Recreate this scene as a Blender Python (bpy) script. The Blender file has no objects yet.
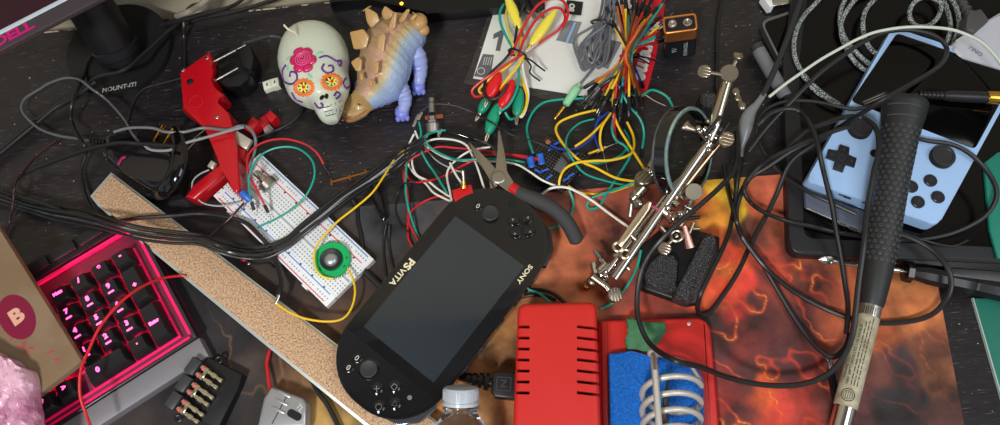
import bpy, bmesh, math, random
from mathutils import Vector, Matrix, noise
from mathutils.bvhtree import BVHTree
random.seed(7)
PI = math.pi
scene = bpy.context.scene
COL = scene.collection
V = Vector
# ------------------------------------------------------------------ camera
FOC, HGT, PITCH, ROLL = 722.0, 0.60, math.radians(20), math.radians(-6)
_Y = V((0, math.cos(PITCH), math.sin(PITCH)))
_F = V((0, math.sin(PITCH), -math.cos(PITCH)))
CR = V((1, 0, 0)) * math.cos(ROLL) + _Y * math.sin(ROLL)
CU = V((-1, 0, 0)) * math.sin(ROLL) + _Y * math.cos(ROLL)
CAM = V((0, 0, HGT))
cd = bpy.data.cameras.new('camera'); co = bpy.data.objects.new('camera', cd); COL.objects.link(co)
cd.sensor_width = 36; cd.lens = 36 * FOC / 1000; cd.clip_start = 0.02; cd.clip_end = 20
m = Matrix((CR, CU, -_F)).transposed().to_4x4(); m.translation = CAM; co.matrix_world = m
scene.camera = co
scene.view_settings.view_transform = 'Standard'
scene.view_settings.look = 'None'
scene.view_settings.gamma = 1
scene.view_settings.use_curve_mapping = False

def P(px, py, z=0.0):
    """where the sight line of a photo pixel meets the level z millimetres above the desk"""
    d = CR * ((px - 500) / FOC) + CU * ((212.5 - py) / FOC) + _F
    return CAM + d * ((HGT - z / 1000) / -d.z)
def S(px, py, z=0.0):
    """millimetres per pixel there"""
    return (P(px, py, z) - CAM).dot(_F) / FOC * 1000
def PP(pts, z=0.0):
    return [P(p[0], p[1], p[2] if len(p) > 2 else z) for p in pts]

# ------------------------------------------------------------------ mesh builder
def axis_frame(d, up=None):
    d = d.normalized()
    a = V((0, 0, 1)) if up is None else up
    if abs(d.dot(a)) > .99: a = V((1, 0, 0))
    x = a.cross(d).normalized(); y = d.cross(x)
    return Matrix((x, y, d)).transposed()
def spline(pts, seg=8, closed=False):
    n = len(pts)
    if n < 3: return list(pts)
    out = []
    rng = range(n) if closed else range(n - 1)
    for i in rng:
        if closed: p0, p1, p2, p3 = pts[(i - 1) % n], pts[i], pts[(i + 1) % n], pts[(i + 2) % n]
        else: p0, p1, p2, p3 = pts[max(i - 1, 0)], pts[i], pts[i + 1], pts[min(i + 2, n - 1)]
        k = max(2, min(24, int((p2 - p1).length / .003))) if seg is None else seg
        for j in range(k):
            t = j / k
            out.append(.5 * ((2 * p1) + (p2 - p0) * t + (2 * p0 - 5 * p1 + 4 * p2 - p3) * t * t + (3 * p1 - p0 - 3 * p2 + p3) * t ** 3))
    if not closed: out.append(pts[-1].copy())
    return out
def ident(): return Matrix.Identity(4)
class MB:
    def __init__(s): s.v = []; s.f = []
    def add(s, vs, fs, M=None):
        b = len(s.v)
        s.v += [(M @ V(v)) if M is not None else V(v) for v in vs]
        s.f += [tuple(b + i for i in f) for f in fs]
        return s
    def bm(s, bm, M=None):
        bm.verts.index_update()
        s.add([v.co.copy() for v in bm.verts], [[v.index for v in f.verts] for f in bm.faces], M); bm.free(); return s
    def box(s, c, size, M=None, bev=0, seg=2):
        bm = bmesh.new(); bmesh.ops.create_cube(bm, size=1)
        for v in bm.verts: v.co = V((v.co.x * size[0] + c[0], v.co.y * size[1] + c[1], v.co.z * size[2] + c[2]))
        if bev: bmesh.ops.bevel(bm, geom=bm.edges[:], offset=bev, segments=seg, affect='EDGES', profile=.5)
        return s.bm(bm, M)
    def prism(s, poly, z0, z1, M=None, bev=0, seg=2, allb=False):
        bm = bmesh.new()
        a = sum(poly[i][0] * poly[(i + 1) % len(poly)][1] - poly[(i + 1) % len(poly)][0] * poly[i][1] for i in range(len(poly)))
        if a < 0: poly = list(reversed(poly))
        lo = [bm.verts.new((p[0], p[1], z0)) for p in poly]; hi = [bm.verts.new((p[0], p[1], z1)) for p in poly]
        n = len(poly)
        bm.faces.new(list(reversed(lo))); t = bm.faces.new(hi)
        for i in range(n): bm.faces.new((lo[i], lo[(i + 1) % n], hi[(i + 1) % n], hi[i]))
        if bev:
            es = bm.edges[:] if allb else [e for e in t.edges]
            bmesh.ops.bevel(bm, geom=es, offset=bev, segments=seg, affect='EDGES', profile=.5)
        return s.bm(bm, M)
    def tube(s, pts, r, n=8, closed=False, M=None, flat=1.0):
        pts = [V(p) for p in pts]; N = len(pts)
        R = r if isinstance(r, (list, tuple)) else [r] * N
        def tan(i):
            if closed: return (pts[(i + 1) % N] - pts[i - 1]).normalized()
            return (pts[min(i + 1, N - 1)] - pts[max(i - 1, 0)]).normalized()
        t = tan(0); x = axis_frame(t).col[0].copy()
        vs = []
        for i in range(N):
            t2 = tan(i); q = t.rotation_difference(t2); x = q @ x; t = t2
            x = (x - t * x.dot(t)).normalized(); y = t.cross(x)
            for k in range(n):
                a = 2 * PI * k / n
                vs.append(pts[i] + (x * math.cos(a) + y * math.sin(a) * flat) * R[i])
        fs = []
        for i in range(N if closed else N - 1):
            j = (i + 1) % N
            for k in range(n):
                l = (k + 1) % n
                fs.append((i * n + k, i * n + l, j * n + l, j * n + k))
        if not closed:
            fs.append(tuple(range(n - 1, -1, -1))); fs.append(tuple((N - 1) * n + k for k in range(n)))
        return s.add(vs, fs, M)
    def lathe(s, prof, a, b, n=20, M=None, k=.001, cap=True):
        """profile of (distance along, radius) in mm from a towards b"""
        R = axis_frame(V(b) - V(a)).to_4x4(); R.translation = V(a)
        vs = []; fs = []
        for t, r in prof:
            for i in range(n):
                q = 2 * PI * i / n; vs.append(V((math.cos(q) * max(r, .01) * k, math.sin(q) * max(r, .01) * k, t * k)))
        for j in range(len(prof) - 1):
            for i in range(n):
                l = (i + 1) % n; fs.append((j * n + i, j * n + l, (j + 1) * n + l, (j + 1) * n + i))
        if cap: fs.append(tuple(range(n - 1, -1, -1))); fs.append(tuple((len(prof) - 1) * n + i for i in range(n)))
        return s.add(vs, fs, (M @ R) if M is not None else R)
    def ball(s, c, r, M=None, n=14, m=10):
        if not isinstance(r, (tuple, list)): r = (r, r, r)
        vs = [V((c[0], c[1], c[2] + r[2]))]
        for j in range(1, m):
            th = PI * j / m
            for i in range(n):
                ph = 2 * PI * i / n
                vs.append(V((c[0] + r[0] * math.sin(th) * math.cos(ph), c[1] + r[1] * math.sin(th) * math.sin(ph), c[2] + r[2] * math.cos(th))))
        vs.append(V((c[0], c[1], c[2] - r[2]))); L = len(vs) - 1; fs = []
        for i in range(n):
            l = (i + 1) % n; fs.append((0, 1 + i, 1 + l)); fs.append((L, L - n + l, L - n + i))
            for j in range(m - 2):
                a = 1 + j * n; fs.append((a + i, a + n + i, a + n + l, a + l))
        return s.add(vs, fs, M)
    def torus(s, c, R, r, M=None, n=28, m=8, ax=None):
        pts = [V((c[0] + R * math.cos(2 * PI * i / n), c[1] + R * math.sin(2 * PI * i / n), c[2])) for i in range(n)]
        return s.tube(pts, r, m, True, M)
    def loft(s, rings, M=None, cap=True):
        n = len(rings[0]); vs = [p for r in rings for p in r]; fs = []
        for j in range(len(rings) - 1):
            for i in range(n):
                l = (i + 1) % n; fs.append((j * n + i, j * n + l, (j + 1) * n + l, (j + 1) * n + i))
        if cap: fs.append(tuple(range(n - 1, -1, -1))); fs.append(tuple((len(rings) - 1) * n + i for i in range(n)))
        return s.add(vs, fs, M)
    def text(s, body, size, M, depth=.1, bold=0.0, font=None, sx=1.0, shear=0.0, align='CENTER'):
        """lettering, local x to the right, y up; size and depth in the units of M"""
        c = bpy.data.curves.new('lettering', 'FONT'); c.body = body; c.size = size; c.extrude = depth / 2; c.offset = bold
        c.align_x = align; c.align_y = 'CENTER'; c.resolution_u = 3; c.shear = shear
        o = bpy.data.objects.new('lettering', c); COL.objects.link(o)
        dg = bpy.context.evaluated_depsgraph_get(); dg.update()
        me = bpy.data.meshes.new_from_object(o.evaluated_get(dg))
        s.add([V((v.co.x * sx, v.co.y, v.co.z)) for v in me.vertices], [tuple(p.vertices) for p in me.polygons], M)
        bpy.data.objects.remove(o); bpy.data.curves.remove(c); bpy.data.meshes.remove(me)
        return s

def winv(o):
    m = ident()
    while o is not None:
        m = o['_m'] @ m if False else Matrix.LocRotScale(o.location, o.rotation_euler, None) @ m
        o = o.parent
    return m.inverted()
def tag(o, label, cat, group=None, kind=None):
    if label: o['label'] = label
    if cat: o['category'] = cat
    if group: o['group'] = group
    if kind: o['kind'] = kind
    return o
def thing(name, label, cat, loc=(0, 0, 0), group=None, rotz=0):
    o = bpy.data.objects.new(name, None); COL.objects.link(o); o.empty_display_size = .01
    o.location = V(loc); o.rotation_euler = (0, 0, rotz)
    return tag(o, label, cat, group)
def obj(name, mb, mat, parent=None, label=None, ang=38, local=False, recalc=True):
    me = bpy.data.meshes.new(name)
    if parent is not None and not local:
        M = winv(parent); vs = [M @ v for v in mb.v]; loc = None
    elif parent is None:
        lo = [min(v[i] for v in mb.v) for i in range(3)]; hi = [max(v[i] for v in mb.v) for i in range(3)]
        loc = V(((lo[0] + hi[0]) / 2, (lo[1] + hi[1]) / 2, lo[2])); vs = [v - loc for v in mb.v]
    else: vs = mb.v; loc = None
    me.from_pydata([tuple(v) for v in vs], [], mb.f); me.update()
    if recalc:
        bm = bmesh.new(); bm.from_mesh(me); bmesh.ops.recalc_face_normals(bm, faces=bm.faces); bm.to_mesh(me); bm.free()
    me.polygons.foreach_set('use_smooth', [True] * len(me.polygons))
    me.set_sharp_from_angle(angle=math.radians(ang))
    me.materials.append(mat)
    o = bpy.data.objects.new(name, me); COL.objects.link(o)
    if loc is not None: o.location = loc
    if parent is not None: o.parent = parent
    if label: o['label'] = label
    return o
def struct(name, mb, mat):
    o = obj(name, mb, mat); o['kind'] = 'structure'; return o

def F(px0, py0, px1, py1, z=0, z1=None):
    """matrix in millimetres: origin at the first pixel at level z, local x towards the second; and the distance in mm"""
    a = P(px0, py0, z); b = P(px1, py1, z if z1 is None else z1)
    d = b - a; L = d.length * 1000
    x = d.normalized(); up = V((0, 0, 1)); y = up.cross(x).normalized(); zz = x.cross(y)
    M = Matrix((x, y, zz)).transposed().to_4x4(); M.translation = a
    return M @ Matrix.Scale(.001, 4), L
def wpoly(pts, z):
    return [(q.x, q.y) for q in PP(pts, z)]
def T(x=0, y=0, z=0): return Matrix.Translation((x, y, z))
def RZ(a): return Matrix.Rotation(math.radians(a), 4, 'Z')
def RX(a): return Matrix.Rotation(math.radians(a), 4, 'X')
def RY(a): return Matrix.Rotation(math.radians(a), 4, 'Y')
def rrect(w, h, r, n=5, cx=0, cy=0):
    out = []
    for sx, sy, a0 in ((1, 1, 0), (-1, 1, 90), (-1, -1, 180), (1, -1, 270)):
        for i in range(n + 1):
            a = math.radians(a0 + 90 * i / n)
            out.append((cx + sx * (w / 2 - r) + r * math.cos(a), cy + sy * (h / 2 - r) + r * math.sin(a)))
    return out
def circ(r, n=24, cx=0, cy=0): return [(cx + r * math.cos(2 * PI * i / n), cy + r * math.sin(2 * PI * i / n)) for i in range(n)]

# ------------------------------------------------------------------ materials
def lin(c):
    if isinstance(c, str): c = tuple(int(c[i:i + 2], 16) / 255 for i in (0, 2, 4))
    return tuple((x / 12.92 if x <= .04045 else ((x + .055) / 1.055) ** 2.4) for x in c) + (1,)
MATS = {}
def mat(name, c, rough=.5, metal=0, bump=None, spec=.5, vary=None, coat=0, trans=0, emis=0, ior=1.45, sss=0, alpha=1, sheen=0, emc=None):
    """bump = (scale per metre, strength, distance mm); vary = (second colour, scale, low, high)"""
    if name in MATS: return MATS[name]
    M = bpy.data.materials.new(name); M.use_nodes = True; nt = M.node_tree; b = nt.nodes['Principled BSDF']
    I = b.inputs; I['Base Color'].default_value = lin(c); I['Roughness'].default_value = rough; I['Metallic'].default_value = metal
    I['Specular IOR Level'].default_value = spec; I['Coat Weight'].default_value = coat; I['Coat Roughness'].default_value = .08
    I['Transmission Weight'].default_value = trans; I['IOR'].default_value = ior; I['Alpha'].default_value = alpha
    if sheen: I['Sheen Weight'].default_value = sheen
    if sss: I['Subsurface Weight'].default_value = sss; I['Subsurface Radius'].default_value = (.01, .008, .006); I['Subsurface Scale'].default_value = 1
    if emis: I['Emission Color'].default_value = lin(emc or c); I['Emission Strength'].default_value = emis
    tc = nt.nodes.new('ShaderNodeTexCoord')
    if vary:
        n = nt.nodes.new('ShaderNodeTexNoise'); n.inputs['Scale'].default_value = vary[1]; n.inputs['Detail'].default_value = 5
        r = nt.nodes.new('ShaderNodeValToRGB'); r.color_ramp.elements[0].position = vary[2]; r.color_ramp.elements[1].position = vary[3]
        r.color_ramp.elements[0].color = lin(c); r.color_ramp.elements[1].color = lin(vary[0])
        nt.links.new(tc.outputs['Object'], n.inputs['Vector']); nt.links.new(n.outputs['Fac'], r.inputs['Fac']); nt.links.new(r.outputs['Color'], I['Base Color'])
    if bump:
        n = nt.nodes.new('ShaderNodeTexNoise'); n.inputs['Scale'].default_value = bump[0]; n.inputs['Detail'].default_value = 3
        bp = nt.nodes.new('ShaderNodeBump'); bp.inputs['Strength'].default_value = bump[1]; bp.inputs['Distance'].default_value = bump[2] / 1000
        nt.links.new(tc.outputs['Object'], n.inputs['Vector']); nt.links.new(n.outputs['Fac'], bp.inputs['Height']); nt.links.new(bp.outputs['Normal'], I['Normal'])
    MATS[name] = M; return M

black = mat('black_plastic', '17171a', .38)
black_gloss = mat('black_gloss', '0c0c0e', .12, coat=.3)
black_cable = mat('black_cable', '1b1b1c', .42, spec=.6)
black_matte = mat('black_rubber', '1c1c1c', .62, bump=(900, .3, .3))
dkgrey = mat('dark_grey_plastic', '37383b', .45)
grey = mat('grey_plastic', '6d7076', .5)
ltgrey = mat('light_grey_plastic', 'b9bcc0', .4)
white_pl = mat('white_plastic', 'e4e6e6', .4)
red_pl = mat('red_plastic', 'c4121c', .38, bump=(300, .1, .3))
red_w = mat('red_wire', 'c81e26', .38)
green_w = mat('teal_green_wire', '0e9a86', .4)
teal_clip = mat('green_vinyl', '12936f', .38)
yellow_w = mat('yellow_wire', 'f0c31a', .4)
white_w = mat('white_wire', 'e6e4da', .4)
blue_w = mat('blue_wire', '1f3f9c', .4)
orange_w = mat('orange_wire', 'd96b20', .4)
grey_w = mat('grey_wire', '70757c', .42)
brown_w = mat('brown_wire', '6b3a22', .5)
silver = mat('bright_metal', 'c6c2bb', .26, metal=1)
chrome = mat('chrome', 'c4beb6', .12, metal=1)
nickel = mat('nickel', 'a89d8c', .3, metal=1, bump=(500, .12, .2))
dull = mat('dull_metal', 'a9a49c', .38, metal=1, bump=(600, .15, .2))
gold = mat('gold_metal', 'd9a441', .25, metal=1)
copper = mat('copper_metal', 'b87746', .3, metal=1)
blue_pl = mat('blue_capacitor', '2c64c0', .35)
print_white = mat('white_print', 'd8d6cf', .5)
cream = mat('cream_print', 'e5dcb4', .5)
dark_print = mat('dark_print', '33363a', .6)
beige_skin = None

def inset(poly, d):
    """convex polygon moved inwards by d"""
    a = sum(poly[i][0] * poly[(i + 1) % len(poly)][1] - poly[(i + 1) % len(poly)][0] * poly[i][1] for i in range(len(poly)))
    P_ = [V((p[0], p[1], 0)) for p in (poly if a > 0 else reversed(poly))]; N_ = len(P_); out = []
    for i in range(N_):
        p, q, s = P_[i - 1], P_[i], P_[(i + 1) % N_]; e1 = (q - p).normalized(); e2 = (s - q).normalized()
        n1 = V((-e1.y, e1.x, 0)); n2 = V((-e2.y, e2.x, 0)); b = (n1 + n2); b = b / max(.2, b.dot(n1)); out.append((q.x + b.x * d, q.y + b.y * d))
    return out
def rpoly(pts, r, n=4):
    out = []; N_ = len(pts)
    for i in range(N_):
        p, a, b_ = V((pts[i][0], pts[i][1], 0)), V((pts[i - 1][0], pts[i - 1][1], 0)), V((pts[(i + 1) % N_][0], pts[(i + 1) % N_][1], 0)); u = (a - p).normalized() * r; w_ = (b_ - p).normalized() * r
        for k in range(n + 1):
            t = k / n; q = (p + u) * (1 - t) ** 2 + p * 2 * t * (1 - t) + (p + w_) * t * t; out.append((q.x, q.y))
    return out
def softbox(poly, r, z0, z1, b, seg=5, flare=0):
    """convex block with rounded upright corners (r) and a rounded top edge (b); metres"""
    rings = [[V((x, y, z0)) for x, y in rpoly(inset(poly, -flare), r, 5)]]
    for k in range(seg + 1):
        a = PI / 2 * k / seg; d = b * (1 - math.cos(a)); rings.append([V((x, y, z1 - b + b * math.sin(a))) for x, y in rpoly(inset(poly, d), max(r - d * .6, .0008), 5)])
    return MB().loft(rings)
_CAB = {}
def _cell(p): return (int(p.x // .006), int(p.y // .006), int(p.z // .006))
def settle(w, r):
    w = _lifted(w, r); w = _lifted(w, r); w = _lifted(w, r)
    for a, b in zip(w, w[1:]):
        s = max(1, int((b - a).length / .0012))
        for j in range(s): q = a.lerp(b, j / s); _CAB.setdefault(_cell(q), []).append((q, r))
    return w
def _lifted(w, r):
    """lift a cable along the sight line wherever it would run through one laid before it, and remember it"""
    n = len(w); lift = [0.0] * n
    for i, p in enumerate(w):
        d = (CAM - p).normalized(); l = 0.0
        while l < .03:
            q = p + d * l; c = _cell(q); hit = False
            for dx in (-1, 0, 1):
                for dy in (-1, 0, 1):
                    for dz in (-1, 0, 1):
                        for (o, ro) in _CAB.get((c[0] + dx, c[1] + dy, c[2] + dz), ()):
                            if (o - q).length < ro + r + .0005: hit = True; break
                        if hit: break
                    if hit: break
                if hit: break
            if not hit: break
            l += .0006
        lift[i] = l if l < .03 else 0
    k = 14; mx = [max(lift[max(0, i - k):i + k + 1]) for i in range(n)]
    for _ in range(3): mx = [sum(mx[max(0, i - 4):i + 5]) / len(mx[max(0, i - 4):i + 5]) for i in range(n)]
    return [p + (CAM - p).normalized() * max(l, 0) for p, l in zip(w, mx)]
def cable(name, label, pts, r, m, cat='cable', group=None, z=3, parent=None, n=8, seg=22, closed=False):
    w = spline(PP(pts, z), seg, closed)
    if not closed and cat in ('cable', 'wire'): w = settle(w, r / 1000)
    mb = MB().tube(w, r / 1000, n, closed)
    o = obj(name, mb, m, parent)
    if parent is None: tag(o, label, cat, group)
    return o
# ================================================================== setting
def proj(p):
    d = p - CAM; z = d.dot(_F); return 500 + FOC * d.dot(CR) / z, 212.5 - FOC * d.dot(CU) / z
YB = P(300, 6, 0).y
def wood_mat():
    M = bpy.data.materials.new('black_brown_woodgrain'); M.use_nodes = True; nt = M.node_tree; b = nt.nodes['Principled BSDF']
    N = nt.nodes.new; L = nt.links.new
    tc = N('ShaderNodeTexCoord'); mp = N('ShaderNodeMapping'); mp.inputs['Scale'].default_value = (70, 1300, 70); L(tc.outputs['Object'], mp.inputs[0])
    n = N('ShaderNodeTexNoise'); n.inputs['Scale'].default_value = 1; n.inputs['Detail'].default_value = 3; L(mp.outputs[0], n.inputs['Vector'])
    r = N('ShaderNodeValToRGB'); e = r.color_ramp.elements; e[0].position = .5; e[1].position = .82; e[0].color = lin('242124'); e[1].color = lin('8c868c')
    e2 = e.new(.64); e2.color = lin('322e32'); L(n.outputs['Fac'], r.inputs['Fac'])
    mp2 = N('ShaderNodeMapping'); mp2.inputs['Scale'].default_value = (6, 60, 6); L(tc.outputs['Object'], mp2.inputs[0])
    n2 = N('ShaderNodeTexNoise'); n2.inputs['Scale'].default_value = 1; n2.inputs['Detail'].default_value = 4; L(mp2.outputs[0], n2.inputs['Vector'])
    mx = N('ShaderNodeMixRGB'); mx.blend_type = 'MULTIPLY'; mx.inputs[0].default_value = .6
    r2 = N('ShaderNodeValToRGB'); r2.color_ramp.elements[0].position = .3; r2.color_ramp.elements[1].position = .7
    r2.color_ramp.elements[0].color = (.55, .53, .53, 1); r2.color_ramp.elements[1].color = (1, 1, 1, 1); L(n2.outputs['Fac'], r2.inputs['Fac'])
    L(r.outputs[0], mx.inputs[1]); L(r2.outputs[0], mx.inputs[2]); L(mx.outputs[0], b.inputs['Base Color'])
    # specks of dust and scratches
    n3 = N('ShaderNodeTexNoise'); n3.inputs['Scale'].default_value = 420; n3.inputs['Detail'].default_value = 1; L(tc.outputs['Object'], n3.inputs['Vector'])
    r3 = N('ShaderNodeValToRGB'); r3.color_ramp.elements[0].position = .77; r3.color_ramp.elements[1].position = .8; r3.color_ramp.elements[0].color = (0, 0, 0, 1)
    L(n3.outputs['Fac'], r3.inputs['Fac']); m3 = N('ShaderNodeMixRGB'); m3.inputs[2].default_value = lin('b5b0a8')
    L(r3.outputs[0], m3.inputs[0]); L(mx.outputs[0], m3.inputs[1]); L(m3.outputs[0], b.inputs['Base Color'])
    bp = N('ShaderNodeBump'); bp.inputs['Strength'].default_value = .25; bp.inputs['Distance'].default_value = .0002
    L(n.outputs['Fac'], bp.inputs['Height']); L(bp.outputs[0], b.inputs['Normal'])
    b.inputs['Roughness'].default_value = .34
    return M
wood = wood_mat()
desk = thing('desk', 'black-brown woodgrain desk top under all the parts and cables', 'desk', (0, -.2, -.03))
mb = MB().box((0, (YB - 1.0) / 2 - .0, -.015), (2.0, YB + 1.0, .03), bev=.0008)
obj('desk_top', mb, wood, desk)
edge_m = mat('worn_desk_edge', '2a2626', .6, vary=('b8ab90', 90, .5, .56))
obj('edge_band', MB().box((0, YB + .0008, -.013), (2.0, .0016, .026), bev=.0004), edge_m, desk)
for x in (-.95, .95):
    for y in (YB - .06, -.94):
        obj('leg', MB().box((x, y, -.39), (.06, .06, .72), bev=.003), wood, desk)
wallm = mat('painted_wall', 'b7ac94', .8, bump=(60, .1, 1))
struct('wall_back', MB().box((0, YB + .05, .5), (4, .06, 2.5)), wallm)
struct('floor', MB().box((0, -.5, -.77), (4, 3, .04)), mat('floor_boards', '6b5a48', .5, vary=('7d6a55', 8, .4, .6)))
struct('ceiling', MB().box((0, -1.2, 1.78), (4, 3, .04)), mat('ceiling_paint', '8e8f93', .9))

# ---- printed desk mat
import numpy as np
CP = [(400,212,'404042'),(385,230,'3c3c3e'),(320,280,'4b3527'),(350,258,'33281f'),(300,270,'2c2422'),(240,360,'3a2f2c'),(200,320,'1a181c'),(180,280,'141416'),(290,350,'54392a'),(230,340,'241f22'),(225,400,'201c1e'),(160,300,'18171a'),
(330,400,'97763f'),(345,412,'a8854a'),(300,375,'6a4a30'),(270,330,'42322a'),(250,400,'2a2524'),(460,400,'9a6a3c'),(500,380,'a87444'),(480,340,'b58046'),(510,300,'a5683e'),(530,285,'ad6a42'),(520,390,'9c6238'),(440,300,'7a5436'),(560,200,'7f4638'),
(590,225,'a8583f'),(560,260,'b0603c'),(600,255,'b8603e'),(620,215,'9a4c38'),(580,290,'b8683f'),(640,320,'a03c28'),(620,300,'7a3828'),(655,205,'8a4030'),(700,200,'c8622a'),(724,195,'e8b62e'),(735,212,'f0c030'),(715,240,'d0602a'),(712,215,'d88a2c'),
(760,205,'c05a38'),(775,190,'c46244'),(746,222,'5a3026'),(763,232,'5a2a22'),(735,235,'5c2c24'),(780,235,'a85030'),(730,260,'d04428'),(720,290,'dc4a2c'),(745,290,'c8382a'),(728,272,'d8682c'),(712,300,'d0562c'),(775,260,'b04430'),(800,250,'b85a38'),
(820,280,'94483a'),(850,265,'bc643c'),(800,300,'803a30'),(752,300,'4a2826'),(760,318,'5c2a28'),(762,270,'6a302a'),(720,340,'4c2a2a'),(705,325,'3c2624'),(735,312,'b43028'),(740,340,'7a2e2a'),(790,320,'66302c'),(830,300,'9c4c36'),(850,300,'bc6238'),
(900,300,'ac6034'),(920,320,'b86c3c'),(905,285,'bc7440'),(890,260,'a0522f'),(930,345,'6c3e2c'),(935,380,'7c4a30'),(900,365,'352a2c'),(890,400,'2a2426'),(915,395,'2e2628'),(950,410,'52302a'),(880,340,'a85630'),(870,360,'6a3a30'),(780,365,'522c2e'),
(750,375,'562e2e'),(715,400,'98302a'),(780,405,'bc3a2c'),(800,395,'ac382c'),(765,392,'d85a2c'),(825,400,'74342e'),(740,420,'6e302c'),(720,378,'7a2c2a'),(800,420,'a43a30'),(850,415,'5a3030'),(700,350,'6a2c28'),(680,200,'8c3c28'),(640,300,'7c3026')]
cpos = np.array([[c[0], c[1]] for c in CP], float); ccol = np.array([lin(c[2])[:3] for c in CP])
q = [P(150, 223, 0), P(914, 165, 0), P(963, 425, 0), P(100, 430, 0)]
q[2] = q[1] + (q[2] - q[1]) * 1.12; q[3] = q[0] + V((q[2] - q[1])) * 1.0
NX, NY = 560, 250
vs = []; px = np.zeros((NX * NY, 2)); nz = np.zeros((NX * NY, 4)); k = 0
for j in range(NY):
    for i in range(NX):
        u = i / (NX - 1); v = j / (NY - 1)
        w = (q[0] * (1 - u) + q[1] * u) * (1 - v) + (q[3] * (1 - u) + q[2] * u) * v
        a, b_ = proj(w); px[k] = (a, b_)
        s_ = V((w.x * 38, w.y * 38, 0)); nz[k, 0] = noise.noise(s_); nz[k, 1] = noise.noise(s_ + V((9, 5, 3)))
        nz[k, 2] = noise.fractal(V((w.x * 26 + 3, w.y * 26, 1)), .8, 2.1, 5)
        nz[k, 3] = noise.noise(V((w.x * 34 + w.y * 16 + 5, w.y * 20 - w.x * 6, 2))) + .22 * noise.noise(V((w.x * 110, w.y * 110, 8)))
        vs.append(V((w.x, w.y, .0018))); k += 1
wx = px + nz[:, :2] * 13
d2 = ((wx[:, None, :] - cpos[None]) ** 2).sum(2)
wt = 1 / (d2 + 40) ** 2.6
colr = (wt @ ccol) / wt.sum(1)[:, None]
lum = colr @ np.array([.3, .6, .1])
colr *= (.88 + .95 * nz[:, 2:3].clip(-.8, 1.1))
ridge = np.abs(nz[:, 3])
heat = np.clip(1 - ((px[:, 0] - 770) / 95) ** 2, 0, 1) * np.clip((px[:, 1] - 235) / 30, 0, 1) + 1.1 * np.exp(-((px[:, 0] - 265) / 45) ** 2 - ((px[:, 1] - 355) / 40) ** 2) + .5 * np.exp(-((px[:, 0] - 905) / 50) ** 2 - ((px[:, 1] - 350) / 50) ** 2)*.5
gate = np.clip(nz[:, 0] * 3 + .35, 0, 1)
vein = np.clip(1 - ridge / .022, 0, 1) * heat * gate * .75
vein2 = np.clip(1 - ridge / .11, 0, 1) ** 1.5 * heat * .75
fleck = np.clip((np.array([0.0]) + np.abs(nz[:, 0] * nz[:, 1])) * 0, 0, 1)
hot = np.array(lin('f2b545')[:3]); red = np.array(lin('d8452a')[:3]) 
hotL = np.array(lin('b88a58')[:3])
left = (px[:, 0] < 450)[:, None]
colr = colr * (1 - vein2[:, None]) + np.where(left, hotL * .5, red) * vein2[:, None]
colr = colr * (1 - vein[:, None]) + np.where(left, hotL, hot) * vein[:, None]
fs = [(j * NX + i, j * NX + i + 1, (j + 1) * NX + i + 1, (j + 1) * NX + i) for j in range(NY - 1) for i in range(NX - 1)]
me = bpy.data.meshes.new('desk_mat')
base = len(vs); ring = [i for i in range(NX)] + [(j + 1) * NX - 1 for j in range(1, NY)] + [(NY - 1) * NX + i for i in range(NX - 2, -1, -1)] + [j * NX for j in range(NY - 2, 0, -1)]
vs += [V((vs[i].x, vs[i].y, 0)) for i in ring]
for a in range(len(ring)):
    b_ = (a + 1) % len(ring); fs.append((ring[a], ring[b_], base + b_, base + a))
me.from_pydata([tuple(v) for v in vs], [], fs); me.update()
ca = me.color_attributes.new('print', 'FLOAT_COLOR', 'POINT'); full = np.ones((len(vs), 4)); full[:base, :3] = np.clip(colr, 0, 1); full[base:, :3] = .01
ca.data.foreach_set('color', full.ravel())
MM = bpy.data.materials.new('printed_cloth'); MM.use_nodes = True; nt = MM.node_tree; b = nt.nodes['Principled BSDF']
at = nt.nodes.new('ShaderNodeAttribute'); at.attribute_name = 'print'; nt.links.new(at.outputs['Color'], b.inputs['Base Color']); b.inputs['Roughness'].default_value = .75
tc = nt.nodes.new('ShaderNodeTexCoord'); n = nt.nodes.new('ShaderNodeTexNoise'); n.inputs['Scale'].default_value = 1500; bp = nt.nodes.new('ShaderNodeBump'); bp.inputs['Strength'].default_value = .15; bp.inputs['Distance'].default_value = .0002
nt.links.new(tc.outputs['Object'], n.inputs['Vector']); nt.links.new(n.outputs['Fac'], bp.inputs['Height']); nt.links.new(bp.outputs[0], b.inputs['Normal'])
me.materials.append(MM); o = bpy.data.objects.new('desk_mat', me); COL.objects.link(o)
bm = bmesh.new(); bm.from_mesh(me); bmesh.ops.recalc_face_normals(bm, faces=bm.faces); bm.to_mesh(me); bm.free()
tag(o, 'thin desk mat printed with fiery orange and black lava scenery', 'desk mat')

# ---- light
def area(name, loc, target, size, power, c=(1, 1, 1), sy=None):
    l = bpy.data.lights.new(name, 'AREA'); l.energy = power; l.size = size; l.color = c
    if sy: l.shape = 'RECTANGLE'; l.size_y = sy
    o = bpy.data.objects.new(name, l); COL.objects.link(o); o.location = loc
    o.rotation_euler = (V(target) - V(loc)).to_track_quat('-Z', 'Y').to_euler(); return o
area('ceiling_lamp_light', (-.55, -.75, 1.45), (0, 0, 0), .22, 19, (1, .985, .97))
area('room_fill_light', (.9, -.5, 1.5), (0, 0, 0), .9, 9, (.93, .96, 1))
W = bpy.data.worlds.new('room'); scene.world = W; W.use_nodes = True; nt = W.node_tree; bg = nt.nodes['Background']
N = nt.nodes.new; L = nt.links.new
tc = N('ShaderNodeTexCoord'); n = N('ShaderNodeTexNoise'); n.inputs['Scale'].default_value = 2.2; n.inputs['Detail'].default_value = 1
L(tc.outputs['Generated'], n.inputs['Vector']); r = N('ShaderNodeValToRGB'); e = r.color_ramp.elements
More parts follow.
